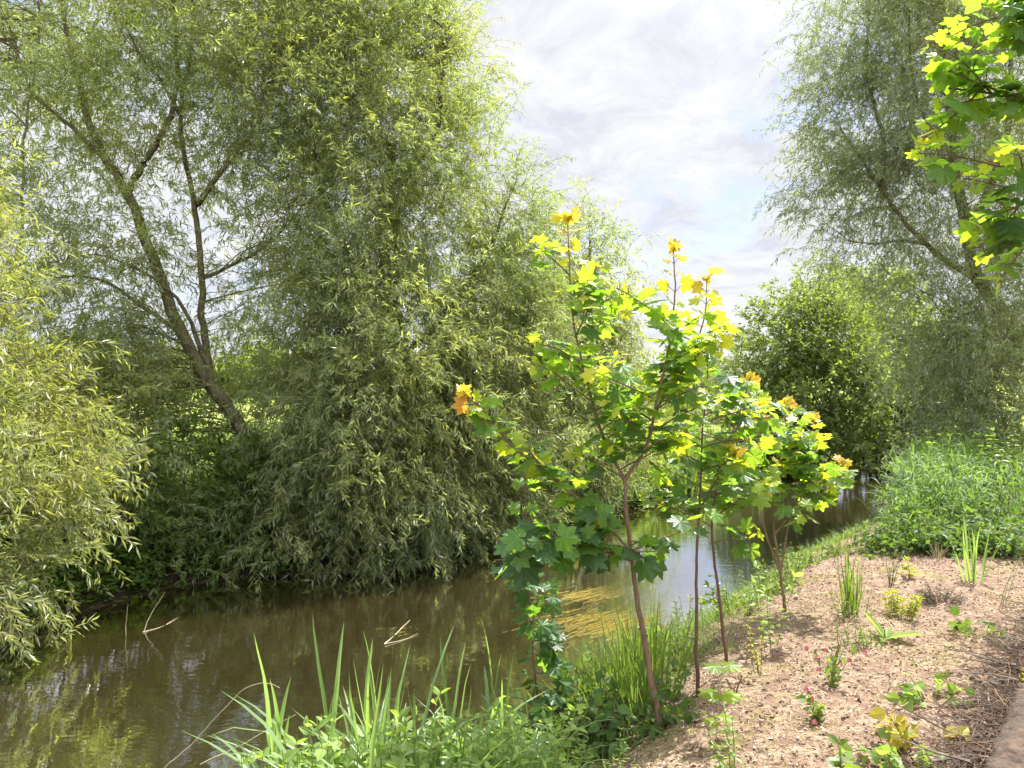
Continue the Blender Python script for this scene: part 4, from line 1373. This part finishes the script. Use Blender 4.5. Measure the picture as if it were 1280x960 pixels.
tag(mb.build('leaf_litter', leaf_mat('litter_leaf', [(.07, .04, .03), (.16, .10, .065), (.34, .26, .16)], (.15, .1, .06), .2, .8, .2)), kind='stuff')
x, y, z = on_mulch(700)
n = len(x)
an = rng.uniform(0, 6.28, n)
mb = MB()
tubes(mb, curves(np.stack([x, y, z + .008], -1), np.stack([np.cos(an), np.sin(an), rng.normal(0, .12, n)], -1), rng.uniform(.04, .2, n), 0, 4, .12), rng.uniform(.002, .005, n), .0015, 4)
tag(mb.build('twig_litter', M_PILE), kind='stuff')
# low moss and seedling grass on the mulch
mb = MB()
x, y, z = on_mulch(30000, pw=1.0)
k = vnoise(x, y, 1.1, 21) * .6 + vnoise(x, y, 3.2, 22) * .4 > .52
x, y, z = x[k], y[k], z[k]
n = len(x)
an = rng.uniform(0, 6.28, n)
pts = curves(np.stack([x, y, z - .002], -1), np.stack([np.cos(an) * .7, np.sin(an) * .7, np.ones(n)], -1), rng.uniform(.012, .05, n), 1.0, 3, .15)
strips(mb, pts, .0045)
tag(mb.build('seedling_grass', leaf_mat('moss_grass', [(.16, .17, .035), (.22, .21, .05), (.30, .27, .08)], (.3, .32, .05), .3, .6, .2)), kind='stuff')
# grass on the near bank slope
mb = MB()
n = 26000
y = rng.uniform(3.2, 12.5, n)
x = np.interp(y, [.9, 4.6, 5.4, 7.2, 9, 10.3, 12.5], [-3.4, -.85, -.24, .65, 1.8, 2.8, 4.5]) + rng.uniform(-.05, 1.9, n)
z, s, nr = terrain(x, y)
k = (s > 0) & (s < 1.35 - .5 * rng.random(n))
x, y, z = x[k], y[k], z[k]
n = len(x)
an = rng.uniform(0, 6.28, n)
pts = curves(np.stack([x, y, z - .01], -1), np.stack([np.cos(an) * .5, np.sin(an) * .5, np.ones(n)], -1), rng.uniform(.06, .26, n), 1.2, 5, .08)
strips(mb, pts, .006)
tag(mb.build('bank_grass', M_GRS), kind='stuff')
# ground cover under the left bank trees
mb = MB()
n = 60000
y = rng.uniform(9.5, 32, n)
x = np.interp(y, [9.8, 12.2, 13.3, 13.9, 15, 17, 18.9, 22.5, 28, 32.5], [-6.2, -5.5, -3.3, -2, -.6, .7, 2.3, 4.6, 9.1, 13.8])
x = x + .3 - 4.8 * rng.random(n) ** 1.7
z, s, nr = terrain(x, y)
k = (s > -.05) & ~nr
x, y, z = x[k], y[k], z[k]
n = len(x)
an = rng.uniform(0, 6.28, n)
scatter(mb, T_OVATE, np.stack([x, y, z + rng.uniform(0, .45, n)], -1), np.stack([np.cos(an), np.sin(an), rng.uniform(-.4, .6, n)], -1), rng.normal(0, .4, (n, 3)) + [0, 0, 1], rng.uniform(.07, .15, n), .6)
tag(mb.build('undergrowth', M_UND), kind='stuff')
# rough grass on the field margin in the gap
mb = MB()
n = 14000
y = rng.uniform(15, 34, n)
x = rng.uniform(-12, -3.5, n)
z, s, nr = terrain(x, y)
an = rng.uniform(0, 6.28, n)
pts = curves(np.stack([x, y, z - .02], -1), np.stack([np.cos(an) * .4, np.sin(an) * .4, np.ones(n)], -1), rng.uniform(.2, .55, n), 1.0, 4, .08)
strips(mb, pts, .02)
tag(mb.build('meadow_grass', M_GRS), kind='stuff')

# ------------------------------------------------------------------ twig pile and timber edging, bottom right
rt = thing('twig_pile', (2.75, 4.4, gz(2.75, 4.4)), 'heap of dead twigs and dry stalks beside the mossy timber', 'twig pile')


def pile_pts(n):
    a = rng.random(n)
    c0 = np.array([1.75, 2.9])
    c1 = np.array([4.3, 5.9])
    p = c0 + (c1 - c0) * a[:, None] + rng.normal(0, 1, (n, 2)) * .13
    p[:, 0] -= .02
    return p


for nm, nn, L_, r_, mt in (('stick', 170, (.2, .55), (.004, .010), M_STICK), ('stalk', 420, (.12, .4), (.0015, .003), M_STALKB), ('twig', 3000, (.1, .36), (.0018, .005), M_PILE)):
    m = MB()
    p = pile_pts(nn)
    z = np.array([gz(a, b_) for a, b_ in p])
    an = rng.uniform(0, 6.28, nn)
    off = np.abs(rng.normal(0, .085, nn)) + .01
    pts = curves(np.stack([p[:, 0], p[:, 1], z + off], -1), np.stack([np.cos(an), np.sin(an), rng.normal(0, .22, nn)], -1), rng.uniform(*L_, nn), rng.normal(.1, .3, nn), 6, .12)
    zz = terrain(pts[..., 0], pts[..., 1])[0]
    pts[..., 2] = np.maximum(pts[..., 2], zz + .004)
    tubes(m, pts, rng.uniform(*r_, nn), .0012, 4)
    tag(m.build(nm, mt, rt), kind='stuff')
m = MB()
p = pile_pts(2600)
z = np.array([gz(a, b_) for a, b_ in p])
scatter(m, T_OVATE, np.stack([p[:, 0], p[:, 1], z + np.abs(rng.normal(0, .05, 2600)) + .01], -1), rng.normal(0, 1, (2600, 3)) * [1, 1, .3], rng.normal(0, .5, (2600, 3)) + [0, 0, 1], rng.uniform(.025, .065, 2600), .6)
tag(m.build('dead_leaf', leaf_mat('dead_leaf', [(.04, .028, .02), (.11, .07, .05), (.24, .2, .17)], (.15, .1, .06), .2, .8, .2), rt), kind='stuff')

A_ = P(1228, 968, 2.6)
B_ = P(1283, 828, 3.6)
zt = 1.74
A_[2] = B_[2] = zt
dv = nrm(B_ - A_)
rv = np.array([dv[1], -dv[0], 0])
rt = thing('timber_edging', (A_[0], A_[1], gz(A_[0], A_[1])), 'weathered pinkish timber beam with a mossy edge in the bottom right corner', 'timber')
M_BEAM = solid_mat('weathered_timber', (.02, .014, .010), (.115, .078, .056), 22, .95, 1.0, (1, 1, 2.2), (.06, .045, .034))
M_MOSS = solid_mat('yellow_moss', (.12, .12, .02), (.34, .28, .04), 40, 1.0, .8)


def beam(z0, z1, w, l0, l1, mat, nm, inset=0.0, jit=.004):
    """rounded beam, cross-section swept along dv"""
    K = 150
    sec = []
    rr = .03
    for (a, b_) in ((inset + rr, z0), (w - rr, z0), (w, z0 + rr), (w, z1 - rr), (w - rr, z1), (w * .66, z1 + .004), (w * .33, z1 - .003), (inset + rr, z1), (inset + .008, z1 - .01), (inset, z1 - rr), (inset, (z0 + z1) / 2), (inset, z0 + rr)):
        sec.append((a, b_))
    sec = np.array(sec)
    s = len(sec)
    tt = np.linspace(l0, l1, K)
    V = A_[None, None] * [1, 1, 0] + dv[None, None] * tt[:, None, None] + rv[None, None] * sec[None, :, 0:1] + np.array([0, 0, 1.0])[None, None] * sec[None, :, 1:2]
    V = V + rng.normal(0, jit, V.shape) + np.repeat(rng.normal(0, .006, (1, s, 3)), K, 0)
    V[..., 2] += (vnoise(tt[:, None] * 3, sec[None, :, 0] * 22, 1.0, 31) - .5) * .03
    i = np.arange(K - 1)[:, None] * s
    j = np.arange(s)[None]
    F = np.stack([i + j, i + (j + 1) % s, i + s + (j + 1) % s, i + s + j], -1).reshape(-1, 4)
    m = MB()
    m.add(V.reshape(-1, 3), F4=F)
    for e in (0, K - 1):
        cc = V[e].mean(0)
        m.add(np.vstack([V[e], cc]), F3=[[s, (q + 1) % s, q] if e else [s, q, (q + 1) % s] for q in range(s)])
    return m.build(nm, mat, rt, smooth=True)


g0 = gz(2.2, 3.2)
beam(zt - .2, zt, .26, -1.2, 2.6, M_BEAM, 'beam')
beam(g0 - .08, zt - .203, .27, -1.2, 2.6, M_BEAM, 'beam', .012)
m = MB()
n = 2600
l_ = rng.uniform(-.6, 2.0, n)
keep = vnoise(l_, l_ * 0, 3.2, 5) > .32
l_ = l_[keep]
n = len(l_)
ph = rng.uniform(-.035, .05, n)
c = A_[None] + np.array([[0, 0, .009]]) + dv[None] * l_[:, None] + rv[None] * np.maximum(ph, -.004)[:, None] + np.array([0, 0, 1.0])[None] * np.minimum(ph, 0)[:, None]
a2 = rng.normal(0, 1, (n, 3))
scatter(m, T_OVATE, c, a2, np.array([[-.6, .3, 1]]) + rng.normal(0, .6, (n, 3)), rng.uniform(.01, .022, n), .7)
m.build('moss', M_MOSS, rt)

# ------------------------------------------------------------------ on and under the water
for i, (px, py, n, rad, lab) in enumerate([(745, 785, 430, .40, 'bright yellow patch of trailing water weed behind the tallest sapling'), (715, 748, 120, .22, 'small yellow patch of water weed left of the tallest trunk'),
                                          (490, 792, 8, .16, 'small yellow floating weed beside the drifting dead stalks')]):
    d = ray(px, py)
    q = CAM + d * (-CAM[2] / d[2])
    q[2] = -.05
    rt = thing('water_weed', q, lab, 'water weed')
    m = MB()
    p0 = q[None] + rng.normal(0, rad, (n, 3)) * [1, .8, .06]
    p0[:, 2] = np.minimum(p0[:, 2], -.012)
    pts = curves(p0, np.array([[.75, .65, 0]]) + rng.normal(0, .12, (n, 3)) * [1, 1, 0], rng.uniform(.35, .9, n) * (1 if n > 20 else .4), 0, 6, .05)
    pts[:, :, 2] = rng.uniform(-.008, .003, (n, 1)) + rng.normal(0, .004, pts.shape[:2])
    K = pts.shape[1]
    pts[..., 0] += np.sin(np.linspace(0, 3, K))[None] * rng.normal(0, .05, (n, 1))
    tubes(m, pts, .0032, .001, 4)
    m.build('strand', M_WEED, rt)


def stalk(pts, r, lab, mat=M_STRAW, nm='dead_reed_stalk', cat='dead stalk'):
    q = spline(pts, .05, .003, 3)
    m = MB()
    tubes(m, q, r, r * .4, 5)
    o = m.build(nm, mat, smooth=True)
    tag(o, lab, cat)


stalk([P(205, 960, 5.5), P(262, 905, 5.2), P(300, 868, 5.1), P(330, 853, 5.0), P(350, 860, 5.0)], .005, 'pale dead reed stalk arching over the water, left foreground')
stalk([P(250, 955, 5.0), P(320, 918, 4.9), P(370, 893, 4.8)], .005, 'straight straw coloured stalk leaning over the water below the arched one')


def W(px, py, z=.006):
    d = ray(px, py)
    q = CAM + d * ((z - CAM[2]) / d[2])
    return q


stalk([W(480, 805), W(495, 790), W(512, 775)], .007, 'floating dead stalk pointing away, middle of the river')
stalk([W(480, 805, .012), W(500, 800, .012), W(522, 792, .012)], .006, 'floating dead stalk lying crosswise, middle of the river')
stalk([W(178, 790), W(200, 783), W(222, 772)], .007, 'dead stalk lying on shaded water near the left bank')
stalk([W(180, 788), P(190, 765, W(180, 788)[1] + .1), P(206, 740, W(180, 788)[1] + .2)], .007, 'dead reed standing slanted out of shaded water near the left bank')
stalk([W(157, 795), P(158, 775, W(157, 795)[1]), P(160, 755, W(157, 795)[1])], .006, 'short upright dead reed in shaded water near the left bank')
stalk([W(700, 692, .02), W(660, 697, .05), W(618, 700, .02)], .03, 'dead branch lying at the shaded waterline beneath the dome willow', M_STICK, 'dead_branch', 'branch')
# bare roots and twigs under the willows at the waterline
rt = thing('dead_twig_tangle', (W(170, 735)[0], W(170, 735)[1], 0), 'tangle of bare reddish twigs at the shaded waterline, left bank', 'twigs')
m = MB()
n = 60
p0 = np.array([W(170, 732)] * n) + rng.normal(0, .3, (n, 3)) * [1, .4, 0] + [0, .2, .35]
pts = curves(p0, rng.normal(0, 1, (n, 3)) * [1, .4, .5] + [0, -.3, -.5], rng.uniform(.3, .9, n), .4, 6, .15)
pts[..., 2] = np.maximum(pts[..., 2], -.05)
tubes(m, pts, .006, .002, 4)
m.build('twig', M_BARKR, rt)

# ------------------------------------------------------------------ drop the helper mark
for p in PROTO:
    if '_used' in p:
        del p['_used']

# ------------------------------------------------------------------ sky and sun
w = bpy.data.worlds.new("World")
scene.world = w
w.use_nodes = True
t = NT(w.node_tree)
sky = t.n('ShaderNodeTexSky')
sky.sky_type = 'NISHITA'
sky.sun_disc = False
sky.sun_elevation, sky.sun_rotation = SUN_EL, SUN_AZ
sky.air_density, sky.dust_density = 1.0, 1.5
co = t.n('ShaderNodeTexCoord')
sp = t.n('ShaderNodeSeparateXYZ')
t.l(co.outputs['Generated'], sp.inputs[0])
zz = t.math('ADD', t.math('MAXIMUM', sp.outputs[2], 0.0), .30)
cb = t.n('ShaderNodeCombineXYZ')
t.l(t.math('DIVIDE', sp.outputs[0], zz), cb.inputs[0])
t.l(t.math('DIVIDE', sp.outputs[1], zz), cb.inputs[1])
cb.inputs[2].default_value = 3.7
na = t.noise(cb.outputs[0], 2.4, 9, .64, .4)
nb_ = t.noise(cb.outputs[0], 5.0, 9, .68, .5)
fac = t.ramp(na, [(.38, (.25, .25, .25)), (.50, (1, 1, 1))])
cloud = t.ramp(nb_, [(.36, (2.75, 2.82, 3.14)), (.48, (3.2, 3.26, 3.44)), (.60, (3.6, 3.63, 3.7))])
# clouds brightened overhead and round the sun, outside the view, to lift ambient light
sv = t.n('ShaderNodeVectorMath', operation='DOT_PRODUCT')
t.l(co.outputs['Generated'], sv.inputs[0])
sv.inputs[1].default_value = (math.sin(SUN_AZ) * math.cos(SUN_EL), math.cos(SUN_AZ) * math.cos(SUN_EL), math.sin(SUN_EL))
glow = t.ramp(sv.outputs['Value'], [(.74, (1, 1, 1)), (.88, (1.9, 1.9, 1.88)), (1, (3.6, 3.5, 3.3))])
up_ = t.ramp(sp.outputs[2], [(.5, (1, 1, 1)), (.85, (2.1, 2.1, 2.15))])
# added fill: unseen sky behind the camera brightened to light camera-facing foliage
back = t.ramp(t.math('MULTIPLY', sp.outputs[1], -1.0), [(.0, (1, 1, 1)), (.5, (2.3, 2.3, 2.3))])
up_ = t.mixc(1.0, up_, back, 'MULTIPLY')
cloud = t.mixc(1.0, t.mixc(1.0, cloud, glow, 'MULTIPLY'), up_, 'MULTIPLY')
blue = t.mixc(1.0, sky.outputs[0], (.76, .70, .78), 'MULTIPLY')
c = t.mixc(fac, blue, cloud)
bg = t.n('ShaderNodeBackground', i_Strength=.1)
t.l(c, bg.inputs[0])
o = t.n('ShaderNodeOutputWorld')
t.l(bg.outputs[0], o.inputs[0])

sd = bpy.data.lights.new('sun', 'SUN')
sd.energy = 5.0
sd.angle = R(.53)
sd.color = (1.0, .955, .88)
so = bpy.data.objects.new('sun', sd)
col.objects.link(so)
dirv = Vector((math.sin(SUN_AZ) * math.cos(SUN_EL), math.cos(SUN_AZ) * math.cos(SUN_EL), math.sin(SUN_EL)))
so.rotation_euler = (-dirv).to_track_quat('-Z', 'Y').to_euler()
so.location = (20, 10, 40)
